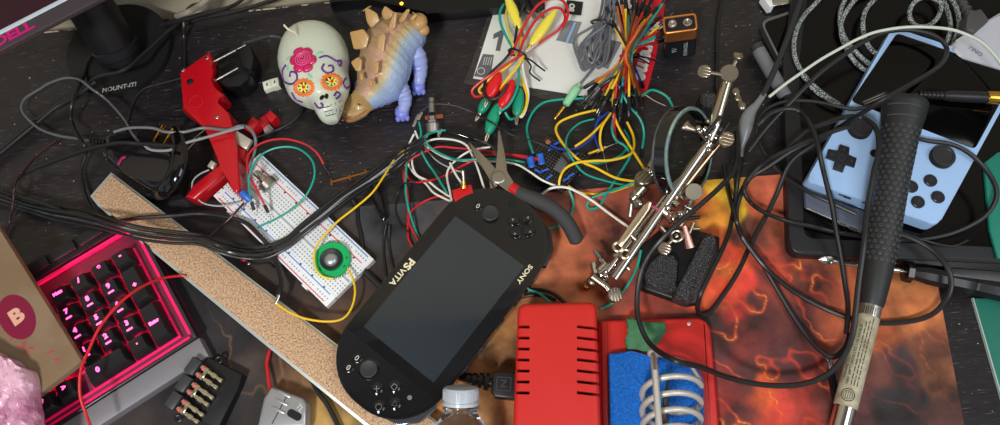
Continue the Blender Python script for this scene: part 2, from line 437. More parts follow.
e[0].position = .4; e[1].position = .62; e[0].color = (.02, .02, .022, 1); e[1].color = (.84, .87, .92, 1); L(n.outputs['Fac'], r.inputs['Fac']); L(r.outputs[0], bg.inputs['Color']); bg.inputs['Strength'].default_value = .45
scene.view_settings.exposure = 0.38
# ================================================================== left side
def Lc(Mi, px, py, z=0):
    q = Mi @ P(px, py, z); return q
# ---- monitor stand
st = thing('monitor_stand', 'black round-based monitor stand with thick pole in the back corner', 'monitor stand', P(122, 54, 0))
M, L_ = F(122, 52, 172, 47, 0)
obj('base_plate', MB().prism(circ(L_ * 1.02, 56), 0, 7, M, bev=2.5, seg=3), mat('stand_base', '1d1d1e', .3), st)
a = P(124, 60, 6); b = P(80, -10, 70)
obj('pole', MB().lathe([(0, 18), (3, 20.5), (105, 20.5)], a, b, 36), mat('stand_pole', '0d0a0d', .42), st)
obj('collar', MB().lathe([(8, 20.8), (9, 22), (17, 22), (18, 20.8)], a, b, 36), black, st)
Mt, _ = F(101, 91, 137, 84, 7.3)
obj('lettering', MB().text('MOUNT-IT!', 6.4, Mt @ T(_ / 2, 0, 0), .15, bold=.12, sx=1.0, shear=.15), mat('faded_print', 'a5a19a', .6), st, label='grey lettering')
# ---- monitor
mo = thing('monitor', 'flat computer monitor corner with dark maroon screen and silver trim', 'monitor', P(60, 10, 90))
zM = 125
def strip(o0, o1, w0, w1, z, th):
    """a bar whose edges follow two photo lines at one level"""
    pl = wpoly([o0, o1, w1, w0], z); return MB().prism(pl, (z - th) / 1000, z / 1000, bev=.0006)
obj('bezel', strip((-60, 66), (150, -42), (-60, 82), (150, -27), zM, 4), mat('monitor_bezel', '3a3338', .35), mo)
obj('silver_trim', strip((-60, 60.5), (150, -47.5), (-60, 65), (150, -43), zM + .6, .8), mat('silver_trim', 'b9c6d0', .45, metal=.1), mo)
obj('screen', strip((-60, -60), (150, -150), (-60, 61), (150, -45), zM - 1, 4), mat('dark_screen', '2a0618', .2), mo)
Mt, Lt = F(0, 41, 34, 23, zM + .3)
obj('logo', MB().text('DELL', 12.5, Mt @ T(Lt / 2 - 3, -.2, 0), .2, bold=.5, sx=1.18), mat('magenta_badge', 'd0147c', .4, metal=.3), mo, label='magenta badge lettering')
bpy.data.objects['monitor'].location = P(60, 10, 90)

# ---- mains adapter with prongs
ad = thing('power_adapter', 'black glossy wall adapter with two bare prongs pointing up', 'power adapter', P(135, 170, 0))
M, L_ = F(108, 140, 172, 190, 0)
Mi = M.inverted()
pl = [(103, 137), (112, 131), (140, 137), (168, 143), (176, 158), (170, 186), (150, 190), (128, 176), (106, 160)]
w = wpoly(pl, 30)
obj('body', MB().prism(w, .001, .032, bev=.006, seg=4), mat('adapter_gloss', '151417', .16, coat=.4), ad)
for x, y in ((158, 137), (168, 140)):
    a = P(x, y, 31); b_ = P(x + 4, y - 7, 34)
    mb = MB(); R = axis_frame(b_ - a).to_4x4(); R.translation = (a + b_) / 2
    mb.box((0, 0, 0), (.0015, .0058, .017), R, bev=.0004); obj('prong', mb, gold, ad, label='brass prong')
mb = MB(); a = P(105, 142, 26); b_ = P(91, 141, 24)
for i in range(5):
    c = a.lerp(b_, i / 4); mb.lathe([(-.9, 3.0 - i * .25), (.9, 3.0 - i * .25)], c, c + (b_ - a), 12)
obj('strain_relief', mb, black, ad)
obj('magenta_glint', MB().tube(spline(PP([(118, 165), (122, 158), (126, 157)], 32.6), 5), .0012, 6, flat=.4), mat('magenta_glint', 'a51a5c', .3), ad, label='painted magenta glint')  # reflected glint modelled as a magenta strip on the body
# curved black clip beside it
cl = thing('headset_hook', 'curved glossy black plastic hook standing beside the adapter prongs', 'hook', P(160, 180, 0))
mb = MB(); pa = spline([P(174, 128, 34), P(180, 150, 38), P(175, 175, 36), P(163, 192, 26), P(154, 197, 12)], 8)
mb.tube(pa, [.0045 + .0035 * math.sin(PI * i / (len(pa) - 1)) for i in range(len(pa))], 12, flat=.55)
obj('arm', mb, black_gloss, cl)
obj('foot', MB().ball(P(154, 197, 6), (.009, .006, .006)), black_gloss, cl)

# ---- red wire stripper
ws = thing('wire_stripper', 'red plastic automatic wire stripper with black jaws and loose silver rods', 'wire stripper', P(215, 125, 0))
pl = [(179, 72), (209, 51), (213, 66), (211, 71), (214, 80), (211, 88), (217, 90), (223, 93), (222, 98), (215, 101), (216, 105), (224, 109), (229, 112), (231, 122), (237, 150), (240, 188), (237, 192), (233, 191), (228, 184), (223, 168), (215, 158), (213, 141), (207, 127), (182, 110), (182, 90)]
red_gloss = mat('red_moulding', 'b50d1b', .3, coat=.2)
obj('body', MB().prism(wpoly(pl, 30), .010, .030, bev=.0022, seg=3), red_gloss, ws)
for x, y in ((183, 70), (207, 58), (217, 117)):
    c = P(x, y, 30); obj('screw', MB().lathe([(-1, 1.8), (.5, 1.8), (.9, 1.2)], c, c + V((0, 0, .01)), 14), silver, ws)
c = P(190, 82, 30); obj('pivot_pin', MB().lathe([(-1, 3), (.8, 3), (1.4, 1.6)], c, c + V((0, 0, .01)), 16), black, ws)
M, L_ = F(188, 107, 205, 96, 30.2)
obj('thumb_dimple', MB().torus((L_ / 2, 0, 0), 6, .7, M, 24), red_gloss, ws)
for y0 in ((213, 62, 246, 45), (213, 82, 238, 68)):
    obj('guide_rod', MB().tube([P(y0[0], y0[1], 24), P(y0[2], y0[3], 26)], .0013, 10), silver, ws, label='thin steel guide rod')
pl = [(214, 66), (236, 51), (251, 48), (253, 60), (249, 78), (240, 86), (226, 87), (216, 80)]
obj('jaw', MB().prism(wpoly(pl, 22), .002, .022, bev=.003), mat('jaw_black', '101012', .35), ws)
obj('jaw_block', MB().prism(wpoly([(235, 49), (250, 45), (254, 58), (251, 70), (241, 66)], 30), .02, .030, bev=.002), black, ws)
obj('clip_plate', MB().prism(wpoly([(236, 130), (252, 140), (246, 149), (232, 141)], 24), .020, .0242, bev=.0006), mat('satin_plate', 'd9d4c4', .35, metal=.6), ws, label='pale metal clip plate')
obj('trigger', MB().prism(wpoly([(232, 143), (246, 150), (243, 160), (236, 160)], 22), .008, .022, bev=.002), red_gloss, ws)
obj('lower_handle', MB().prism(wpoly([(222, 160), (228, 170), (194, 200), (184, 196), (192, 187)], 18), .003, .018, bev=.003, seg=3), red_gloss, ws)
obj('clip_plate', MB().prism(wpoly([(211, 160), (216, 163), (212, 169), (207, 166)], 21), .018, .0212, bev=.0005), MATS['satin_plate'], ws)
obj('side_arm', MB().prism(wpoly([(243, 128), (252, 116), (260, 121), (250, 133)], 16), .003, .016, bev=.002), red_gloss, ws)
for a_, b_ in (((176, 154), (207, 128)), ((172, 165), (200, 137))):
    obj('spring_wire', MB().tube([P(*a_, 12), P(*b_, 16)], .0006, 6), silver, ws)

# ---- splice connector and white housing
sc_ = thing('splice_connector', 'small red splice connector with a clear tip beside the stripper', 'wire connector', P(266, 119, 0))
obj('cap', MB().prism(wpoly([(264, 116), (270, 110), (277, 116), (271, 123)], 12), 0, .012, bev=.001), red_gloss, sc_)
obj('housing', MB().prism(wpoly([(257, 119), (264, 115), (269, 122), (262, 128)], 10), 0, .010, bev=.001), red_gloss, sc_)
obj('clear_tip', MB().prism(wpoly([(262, 126), (268, 122), (273, 128), (264, 132)], 8), 0, .008, bev=.001), mat('clear_plastic', 'e8d8d4', .12, trans=.7), sc_, label='clear plastic tip')
wc = thing('pin_connector', 'tiny white two-pin connector lying on the dark wood near the skull', 'connector', P(270, 84, 0))
obj('housing', MB().prism(wpoly([(262, 82), (270, 79), (272, 87), (264, 90)], 7), 0, .007, bev=.0006), mat('ivory_plastic', 'dfe3cf', .45), wc)
obj('housing', MB().prism(wpoly([(270, 79), (278, 77), (279, 85), (272, 87)], 8), 0, .008, bev=.0006), MATS['ivory_plastic'], wc)
for x, y, z in ((267, 84.5, 7), (274.5, 82, 8)):
    obj('socket', MB().box(P(x, y, z), (.0012, .0028, .0006)), dark_print, wc)

# ---- cork backed steel rule
rl = thing('cork_backed_ruler', 'long cork-backed steel rule lying diagonally, cork side up', 'ruler', P(250, 300, 0))
pl = [(111, 172), (90, 196), (98, 206), (125, 229), (258, 339), (380, 438), (462, 441), (330, 339)]
obj('steel_strip', MB().prism(wpoly(pl, 15), .0135, .0150, bev=.0004), mat('pale_steel', 'c4cac6', .35, metal=.5), rl, label='pale steel edge')
pl = [(111.5, 175), (93, 195.5), (100, 204), (127, 227.5), (262, 338), (385, 438), (455, 438), (328, 341)]
def cork():
    M = mat('cork', 'b98d62', .85); nt = M.node_tree; b = nt.nodes['Principled BSDF']; N = nt.nodes.new; L = nt.links.new
    tc = N('ShaderNodeTexCoord'); n = N('ShaderNodeTexNoise'); n.inputs['Scale'].default_value = 700; n.inputs['Detail'].default_value = 4
    v = N('ShaderNodeTexVoronoi'); v.inputs['Scale'].default_value = 1100; L(tc.outputs['Object'], n.inputs['Vector']); L(tc.outputs['Object'], v.inputs['Vector'])
    r = N('ShaderNodeValToRGB'); e = r.color_ramp.elements; e[0].position = .3; e[1].position = .72; e[0].color = lin('7a5230'); e[1].color = lin('d8b083'); e.new(.5).color = lin('bb9060')
    L(n.outputs['Fac'], r.inputs['Fac']); mx = N('ShaderNodeMixRGB'); mx.blend_type = 'OVERLAY'; mx.inputs[0].default_value = .22; L(r.outputs[0], mx.inputs[1]); L(v.outputs['Distance'], mx.inputs[2])
    hs = N('ShaderNodeHueSaturation'); hs.inputs['Saturation'].default_value = .82; L(mx.outputs[0], hs.inputs['Color'])
    n2 = N('ShaderNodeTexNoise'); n2.inputs['Scale'].default_value = 45; n2.inputs['Detail'].default_value = 3; L(tc.outputs['Object'], n2.inputs['Vector'])
    r2 = N('ShaderNodeValToRGB'); r2.color_ramp.elements[0].position = .72; r2.color_ramp.elements[1].position = .78; r2.color_ramp.elements[0].color = (0, 0, 0, 1); r2.color_ramp.elements[1].color = (.5, .5, .5, 1); L(n2.outputs['Fac'], r2.inputs['Fac'])
    m2 = N('ShaderNodeMixRGB'); m2.inputs[2].default_value = lin('4a4038'); L(r2.outputs[0], m2.inputs[0]); L(hs.outputs[0], m2.inputs[1]); L(m2.outputs[0], b.inputs['Base Color'])
    bp = N('ShaderNodeBump'); bp.inputs['Strength'].default_value = .4; bp.inputs['Distance'].default_value = .0003; L(n.outputs['Fac'], bp.inputs['Height']); L(bp.outputs[0], b.inputs['Normal'])
    return M
obj('cork_layer', MB().prism(wpoly(pl, 17), .0149, .0170, bev=.0004), cork(), rl)

# ---- keyboard
kb = thing('keyboard', 'black mechanical keyboard number pad end glowing magenta between the keys', 'keyboard', P(120, 330, 0))
O = P(67.5, 314, 22); ex = P(110, 286, 22) - O; ey = O - P(83, 352, 22)
pitch = (ex.length + ey.length) / 4
ax = math.atan2(ex.y, ex.x) ; ay = math.atan2(ey.y, ey.x) - PI / 2
ang = (ax + ay) / 2
KM = Matrix.Translation(V((O.x, O.y, 0))) @ Matrix.Rotation(ang, 4, 'Z') @ Matrix.Scale(pitch / .01905, 4) @ Matrix.Scale(.001, 4)
# local mm: x across, y away; key '7' centre at 0,0
U = 19.05; R_EDGE, L_EDGE, TOP, BOT = 3.5 * U + 13, -9 * U, 2.6 * U + 15, -3.5 * U - 9
key_m = mat('keycap', '1b1a1d', .42, bump=(800, .1, .1)); led_m = mat('magenta_led', 'ff1a6a', .5, emis=60, emc='ff0f58')
leg_m = mat('lit_legend', 'ff7ab0', .5, emis=5, emc='ff3a80')
obj('case', MB().prism([(L_EDGE, BOT), (R_EDGE, BOT), (R_EDGE, TOP), (L_EDGE, TOP)], 2, 9, KM, bev=1.5), mat('glow_tinted_plate', '6e2440', .4, metal=.0), kb)  # magenta of the backlight glow is put into the plate colour
mb = MB()
mb.box((R_EDGE - 1.5, (BOT + TOP) / 2, 12), (3, TOP - BOT, 9), KM, bev=1)
mb.box(((L_EDGE + R_EDGE) / 2, BOT + 1, 11), (R_EDGE - L_EDGE, 2.5, 6), KM, bev=.8)
obj('rim', mb, mat('rim_metal', '514a52', .32, metal=.8), kb)
obj('wrist_bar', MB().prism([(L_EDGE, BOT - 19), (R_EDGE, BOT - 19), (R_EDGE, BOT - .5), (L_EDGE, BOT - .5)], 1, 12, KM, bev=1.5), mat('brushed_dark', '86848a', .45, metal=.3, bump=(300, .2, .1)), kb, label='brushed dark metal front bar')
obj('top_panel', MB().prism([(L_EDGE, TOP - 17), (R_EDGE, TOP - 17), (R_EDGE, TOP), (L_EDGE, TOP)], 8, 16, KM, bev=1.5), black, kb)
for i in range(5):
    obj('media_key', MB().box((R_EDGE - 38 - i * 25, TOP - 8, 17.5), (22, 10, 4), KM, bev=1.2), key_m, kb)
obj('glow_strip', MB().box(((L_EDGE + R_EDGE) / 2, TOP - 19.5, 11.5), (R_EDGE - L_EDGE - 20, 2.6, 3), KM), mat('top_led', 'ff1a6a', .5, emis=.3, emc='d01048'), kb, label='glowing magenta light strip')
obj('glow_strip', MB().box((R_EDGE - 5.4, (BOT + TOP) / 2 - 8, 9.4), (3.4, TOP - BOT - 30, 1), KM), mat('edge_glow', 'ff1a6a', .5, emis=.18, emc='d0104c'), kb)  # edge strips added to imitate the glow spilling along the case
obj('glow_strip', MB().box(((L_EDGE + R_EDGE) / 2, BOT + 4.4, 9.4), (R_EDGE - L_EDGE - 14, 3.0, 1), KM), MATS['edge_glow'], kb)
def keycap(cx, cy, wu=1, hu=1):
    w, h = wu * U - 1.4, hu * U - 1.4
    mb = MB(); rings = []
    for z, ins in ((14, 0), (14.5, 0), (21.5, 2.4), (22.4, 3.0), (22.2, 4.6)):
        rings.append([V((x, y, z)) for x, y in rrect(w - 2 * ins, h - 2 * ins, 1.6, 3, cx, cy + (.5 if z > 20 else 0))])
    return mb.loft(rings, KM)
keys = [(0, 1, 'Num', 1, 1), (1, 1, '/', 1, 1), (2, 1, '*', 1, 1), (3, 1, '-', 1, 1), (0, 0, '7', 1, 1), (1, 0, '8', 1, 1), (2, 0, '9', 1, 1), (3, -.5, '+', 1, 2),
        (0, -1, '4', 1, 1), (1, -1, '5', 1, 1), (2, -1, '6', 1, 1), (0, -2, '1', 1, 1), (1, -2, '2', 1, 1), (2, -2, '3', 1, 1), (3, -2.5, 'Enter', 1, 2),
        (.5, -3, '0', 2, 1), (2, -3, '.', 1, 1), (-1.35, -3, '>', 1, 1), (-2.35, -3, 'v', 1, 1), (-3.35, -3, '<', 1, 1), (-2.35, -2, '^', 1, 1)]
for cx, cy, t, wu, hu in keys:
    k = obj('key', keycap(cx * U, cy * U, wu, hu), key_m, kb)
    off = (0, 2.5) if t not in ('+', 'Enter', '0') else (0, 0)
    lx = cx * U - (U * .35 if t == '0' else 0)
    obj('legend', MB().text(t, 5.8 if len(t) == 1 else 3.8, KM @ T(lx + off[0], cy * U + off[1], 22.4), .3, bold=.25), leg_m, k, label='glowing pink key legend')
    if t in '789456123' and cx >= 0:
        obj('legend', MB().box((cx * U, cy * U - 3.6, 22.35), (5, 1.3, .3), KM), leg_m, k)
    obj('switch', MB().box((cx * U, cy * U, 11.5), (13, 13, 5), KM, bev=1), black, k)
gl_m = mat('gap_glow', 'ff1a6a', .5, emis=.16, emc='d00c48')  # added emissive bars imitate backlight glow in the key gaps
for k in range(-3, 3):
    if k != 2: obj('glow_bar', MB().box((-.35 * U, (k - .5 + .5) * U - U / 2 + .0, 11.6), (7.8 * U, 2.2, .8), KM), gl_m, kb)
for cx in (-.5, .5, 1.5, 2.5, 3.5):
    obj('glow_bar', MB().box((cx * U, -1 * U, 11.5), (1.8, 4.8 * U, .8), KM), gl_m, kb)
for cx, cy, t, wu, hu in keys:
    obj('led', MB().box((cx * U, cy * U + 8.2, 10.4), (7, 1.8, 2.2), KM), led_m, kb, label='magenta light under a key')

# ---- cardboard box with B mark
bx = thing('cardboard_box', 'beige shiny box with a maroon round B mark resting on the keyboard', 'box', P(10, 340, 20))
w = wpoly([(-6, 220), (82, 361), (-22, 442), (-120, 290)], 46)
obj('carton', MB().prism(w, .0395, .046, bev=.0012), mat('tan_card', '86705a', .25, vary=('7c664e', 30, .4, .6), bump=(120, .2, .4)), bx)
M, L_ = F(4, 296, 30, 338, 46.15); M = M @ T(L_ / 2, 0, 0)
mb = MB(); mb.prism([(x * 1.0, y * .62) for x, y in circ(L_ * .47, 36)], 0, .12, M)
maroon = mat('maroon_print', '7a1236', .4); obj('round_mark', mb, maroon, bx, label='maroon oval printed mark')
obj('letter', MB().text('B', 18, M @ RZ(90) @ T(0, 0, .25), .2, bold=.9), mat('mark_letter', 'd9a58e', .4), bx)
mb = MB()
for x, y, a in ((12, 338, 1), (20, 347, 0), (26, 352, 2), (31, 348, 3), (50, 352, .5), (57, 360, 0), (24, 344, 1.5)):
    c = P(x, y, 46.1); mb.box((0, 0, 0), (.0045, .0012, .0002), Matrix.Translation(c) @ Matrix.Rotation(a, 4, 'Z'), bev=.0)
obj('pink_flecks', mb, mat('pink_fleck', 'c22850', .4), bx)

# ---- pink bubble wrap
mb = MB(); NXb, NYb = 44, 40; vs = []; fs = []
o_, u_, v_ = P(-40, 330, 56), P(30, 372, 56) - P(-40, 330, 56), P(-40, 470, 56) - P(-40, 330, 56)
for j in range(NYb):
    for i in range(NXb):
        u = i / (NXb - 1); v = j / (NYb - 1)
        p = o_ + u_ * (u * (1.0 + .22 * v * 1)) + v_ * v
        e = min(1, min(u, 1 - u, v + .2) * 9)
        n1 = noise.fractal(V((p.x * 90, p.y * 90, 2)), 1, 2, 3)
        n2 = abs(noise.noise(V((p.x * 190, p.y * 190, 7))))
        p = p + V((noise.noise(p * 120) * .002, noise.noise(p * 120 + V((3, 3, 3))) * .002, 0))
        p.z = .046 + .013 * math.sqrt(max(0, e)) + n1 * .0032 + n2 * .0058
        vs.append(p)
for j in range(NYb - 1):
    for i in range(NXb - 1): a = j * NXb + i; fs.append((a, a + 1, a + NXb + 1, a + NXb))
nb = len(vs); ring = list(range(NXb)) + [(j + 1) * NXb - 1 for j in range(1, NYb)] + [(NYb - 1) * NXb + i for i in range(NXb - 2, -1, -1)] + [j * NXb for j in range(NYb - 2, 0, -1)]
vs += [V((vs[i].x, vs[i].y, .047)) for i in ring]
for a in range(len(ring)): b_ = (a + 1) % len(ring); fs.append((ring[a], ring[b_], nb + b_, nb + a))
mb.add(vs, fs)
tag(obj('bubble_wrap_bag', mb, mat('pink_film', 'b0608a', .12, spec=.9, vary=('e2b2c8', 25, .35, .65), coat=.8, bump=(150, .9, 2.5)), ang=60), 'crumpled pink antistatic plastic bag beside the beige box', 'plastic bag')

# ---- relay / terminal block
tb = thing('terminal_block', 'black terminal block with rows of small brass and nickel screws', 'terminal block', P(205, 395, 0))
M, L_ = F(210, 358, 178, 410, 0); Mi = M.inverted()
w = [(208, 357), (243, 375), (238, 388), (219, 428), (180, 416), (185, 392)]
obj('base', MB().prism(wpoly(w, 12), .0018, .012, bev=.0012), black, tb)
for x, y in ((219, 360), (179, 418)):
    c = P(x, y, 10); obj('mounting_ear', MB().torus((0, 0, 0), .0024, .0011, Matrix.Translation(c), 16), black, tb)
for i, (x, y) in enumerate(((205, 372), (196, 389), (186, 406))):
    M3, L3 = F(x - 6, y - 3, x + 26, y + 18, 12)
    a = P(x - 5, y - 4, 15)
    b1 = obj('insulator', MB().box((-3, 0, 3), (9, 13, 9), M3, bev=1), dkgrey, tb)
    for k, dy in enumerate((-3.2, 3.2)):
        p0 = M3 @ V((3, dy, 5)); p1 = M3 @ V((24 - 3 * k, dy - 1, 3))
        t_ = obj('terminal_screw', MB().lathe([(0, 1.9), (4, 1.9), (4.2, 2.5), (7, 2.5), (7.4, 1.7), (11, 1.7), (11.2, 2.3), (15, 2.3), (15.3, 1.5), (18, 1.5), (18.3, 2), (21, 1.9), (21.5, .9)], p0, p1, 14), mat('brass_nickel', 'd8cfb4', .25, metal=1), tb, label='nickel and brass screw')
        obj('red_band', MB().lathe([(1.5, 2.2), (3.4, 2.2)], p0, p1, 14), mat('pinkish_band', 'cf5a58', .4), t_)
    obj('bridge', MB().box((9, 0, 5.8), (3, 7, 2), M3, bev=.6), MATS['brass_nickel'], tb)

# ---- silver connector hood
ch = thing('connector_hood', 'silver plastic cable connector hood with ribbed grip at the front edge', 'connector', P(283, 405, 0))
w = [(271, 386), (303, 398), (307, 404), (306, 428), (256, 430), (263, 398)]
sp = mat('silver_paint', 'a7a8aa', .34, metal=.55, bump=(400, .1, .2))
obj('shell', MB().prism(wpoly(w, 18), .0018, .018, bev=.003, seg=3), sp, ch)
for i in range(3):
    M3, _ = F(278 - i * 3, 391 + i * 8, 291 - i * 3, 397 + i * 8, 18)
    obj('grip_rib', MB().box((_ / 2, 0, 0), (_, 2.2, 1.6), M3, bev=.6), sp, ch)
M3, _ = F(288, 394, 272, 424, 18); obj('seam', MB().box((_ / 2, 0, .0), (_, .8, .5), M3), dkgrey, ch)
M3, _ = F(289, 412, 300, 418, 18); obj('slot', MB().prism(rrect(_ * 1.2, 6, 2.8, 4, _ / 2, 0), -.5, .5, M3), black, ch)
M3, _ = F(297, 404, 303, 412, 18); obj('mark', MB().text('TL', 6, M3 @ T(_/2, 0, .2), .3, bold=.2), ltgrey, ch)
# ================================================================== toys, breadboard, console
def paint(o, fn, name, rough=.35, bump=None, coat=0):
    me = o.data; ca = me.color_attributes.new('paint', 'FLOAT_COLOR', 'POINT')
    w = o.parent.matrix_world.copy() if False else None
    for i, v in enumerate(me.vertices): ca.data[i].color = fn(i)
    M = mat(name, '888888', rough, bump=bump, coat=coat); at = M.node_tree.nodes.new('ShaderNodeAttribute'); at.attribute_name = 'paint'
    M.node_tree.links.new(at.outputs['Color'], M.node_tree.nodes['Principled BSDF'].inputs['Base Color']); o.data.materials.clear(); o.data.materials.append(M)
def ring_loft(pairs, n=28, sub=4, e=2.2):
    """pairs: left x,y, right x,y, centre height, half height (mm)"""
    rows = [[V((a[0], a[1], 0)), V((a[2], a[3], 0)), V((a[4], a[5], 0))] for a in pairs]
    cols = [spline([r[k] for r in rows], sub) for k in range(3)]
    rings = []
    for l, r_, h in zip(*cols):
        A = P(l.x, l.y, h.x); B = P(r_.x, r_.y, h.x); c = (A + B) / 2; hw = (B - A) / 2; ring = []
        for i in range(n):
            t = 2 * PI * i / n; cs, sn = math.cos(t), math.sin(t)
            cx = math.copysign(abs(cs) ** (2 / e), cs); sy = math.copysign(abs(sn) ** (2 / e), sn)
            ring.append(c + hw * cx + V((0, 0, h.y / 1000 * sy)))
        rings.append(ring)
    return rings

# ---- skull candle
sk = thing('skull_candle', 'pale wax skull candle painted with a pink rose and orange-ringed eyes', 'candle', P(316, 75, 0))
pr = [(301, 25, 314, 24, 27, 5), (290, 32, 330, 27, 26, 14), (283, 42, 341, 36, 26, 20), (279.5, 54, 347, 47, 26, 24), (279, 66, 349, 58, 26, 26), (282, 76, 348, 70, 27, 26), (286, 88, 349.5, 82, 28, 25),
      (291, 98, 348, 91, 31, 21), (303, 104, 346, 96, 32, 18), (311, 104, 344, 100, 33, 16), (315, 111, 342.5, 107, 35, 15), (320, 119, 339.5, 115, 35, 12.5), (326, 123, 338, 121, 33, 5)]
rings = ring_loft(pr, 40, 5, 2.1)
smb = MB().loft(rings)
def dent(px, py, rad, dep):
    c = P(px, py, 48); 
    for i, v in enumerate(smb.v):
        a, b_ = proj(v)
        if v.z > .028:
            d2_ = ((a - px) ** 2 + (b_ - py) ** 2) / rad ** 2
            if d2_ < 6: v.z -= dep / 1000 * math.exp(-d2_)
dent(304, 87, 8, 3.5); dent(331, 82, 8, 3.5); dent(324, 98, 5, 1.5); dent(310, 107, 5, 2); dent(347, 99, 5, 2); dent(316, 84, 5, -1.5)
wax = mat('pale_wax', 'ccd3c0', .3, sss=.25, coat=.15)
body = obj('wax_body', smb, wax, sk, ang=70)
sbv = BVHTree.FromPolygons([tuple(v) for v in smb.v], smb.f)
def onto(bvh, px, py, lift=0.0, zf=30):
    d = (P(px, py, 0) - CAM).normalized(); h = bvh.ray_cast(CAM, d)
    if h[0] is None: return P(px, py, zf), V((0, 0, 1))
    n = h[1] if h[1].dot(d) < 0 else -h[1]
    return h[0] + n * lift / 1000, n
def drape(bvh, pts, r, m, name, parent, lift=.0, label=None, closed=False):
    w = [onto(bvh, a.x, a.y, lift)[0] for a in spline([V((x, y, 0)) for x, y in pts], 5, closed)]
    return obj(name, MB().tube(w, r / 1000, 6, closed), m, parent, label)
def patch(mb, bvh, px, py, rx, ry, th, ang=0, dz=0, n=14, m=7):
    p, nn = onto(bvh, px, py, dz); x = CR - nn * CR.dot(nn); x.normalize(); y = nn.cross(x)
    R = Matrix((x, y, nn)).transposed().to_4x4(); R.translation = p
    mb.ball((0, 0, 0), (rx / 1000, ry / 1000, th / 1000), R @ Matrix.Rotation(math.radians(ang), 4, 'Z'), n, m)
pinkr = mat('rose_pink', 'c41e5e', .3, coat=.3); pur = mat('purple_paint', '5e2a86', .35); orr = mat('orange_paint', 'e8792a', .35); yel = mat('yellow_paint', 'f0dc50', .35); blk = mat('black_paint', '16130f', .3); mint_p = mat('mint_paint', '8fc9ac', .35)
mb = MB(); patch(mb, sbv, 303, 60, 9.6, 10.2, 2.4, dz=0); 
for k in range(6): patch(mb, sbv, 303 + 9 * math.cos(k * 1.047), 60 + 9.5 * math.sin(k * 1.047), 5.2, 4.2, 2.6, ang=k * -60 + 90)
rose = obj('rose', mb, pinkr, sk, label='raised pink rose')
cR, nR = onto(sbv, 303, 60, 2.2); x = CR - nR * CR.dot(nR); x.normalize(); RM = Matrix((x, nR.cross(x), nR)).transposed().to_4x4(); RM.translation = cR
mb = MB(); mb.tube([V(((1 + .62 * t) * math.cos(t * 1.9), (1 + .62 * t) * math.sin(t * 1.9), 1.2 - .12 * t)) / 1000 for t in [i * .22 for i in range(50)]], .00065, 6, M=RM)
obj('petal_swirl', mb, mat('rose_light', 'e0568c', .3, coat=.3), rose)
for x_, y_, a in ((289, 58, 20), (288, 68, -60), (320, 53, 30), (310, 76, -50)):
    mb = MB(); patch(mb, sbv, x_, y_, 3.6, 1.5, .7, ang=a); obj('painted_leaf', mb, mint_p, sk)
for ex_, ey_, ang_ in ((304, 87.5, -15), (331.5, 82, -8)):
    mb = MB()
    for k in range(15): patch(mb, sbv, ex_ + 9.2 * math.cos(k * 2 * PI / 15), ey_ + 7.6 * math.sin(k * 2 * PI / 15), 1.9, 1.9, .9, n=10, m=6)
    ring_ = [(ex_ + 8.2 * math.cos(k * PI / 6), ey_ + 6.6 * math.sin(k * PI / 6)) for k in range(12)]
    w = [onto(sbv, a.x, a.y, 0)[0] for a in spline([V((x, y, 0)) for x, y in ring_], 3, True)]; mb.tube(w, .0012, 8, True)
    eye = obj('eye_ring', mb, orr, sk, label='orange scalloped eye ring')
    mb = MB(); patch(mb, sbv, ex_, ey_, 5.6, 4.6, 1.1, ang_); obj('eye_disc', mb, blk, eye)
    mb = MB()
    for k in range(7):
        t = k * 2 * PI / 7 + .3; patch(mb, sbv, ex_ + 3.7 * math.cos(t), ey_ + 3.1 * math.sin(t), 2.2, 1.05, .5, ang=-math.degrees(t), dz=1.05, n=10, m=5)
    obj('eye_petals', mb, yel, eye)
    mb = MB(); patch(mb, sbv, ex_, ey_ - 1, 1.5, 1.2, .7, dz=1.4, n=10, m=5); obj('eye_centre', mb, mat('red_paint', 'c82838', .35), eye)
mb = MB(); patch(mb, sbv, 322, 97.5, 1.9, 3.0, .6, ang=-20); patch(mb, sbv, 326.5, 96.3, 1.9, 3.0, .6, ang=10); obj('painted_nose', mb, blk, sk)
for pts in ([(283, 75), (285, 82), (292, 84), (297, 79), (296, 73), (291, 72), (290, 77)], [(286, 65), (283, 70), (283, 76)], [(319, 58), (326, 56), (334, 60), (340, 66), (341, 61), (337, 61)], [(324, 64), (322, 69), (327, 73), (333, 71), (332, 66), (328, 66)], [(346, 78), (343, 83), (346, 88), (350, 86)], [(292, 92), (296, 99), (303, 102)],
            [(315, 103), (319, 108), (323, 106), (321, 103)], [(334, 96), (337, 92), (340, 95), (336, 99)]):
    drape(sbv, pts, .95, pur, 'purple_swirl', sk, .1)
for pts in ([(322, 108), (330, 106), (341, 101)], [(324, 112), (332, 110), (342, 106)], [(326, 116), (334, 114), (341, 111)]) + tuple([(323 + k * 4, 107 - k * 1.5), (326 + k * 3.4, 115 - k * 1.2)] for k in range(5)):
    w = [onto(sbv, x, y, .05)[0] for x, y in pts]; obj('teeth_line', MB().tube(spline(w, 4), .00038, 5), blk, sk)
p, nn = onto(sbv, 297, 36); obj('wick', MB().tube(spline([p - nn * .002, p + nn * .004, P(288, 29, p.z * 1000 + 9), P(284, 25, p.z * 1000 + 10)], 4), .0009, 8), mat('wick_cord', 'ddd6b4', .8), sk)

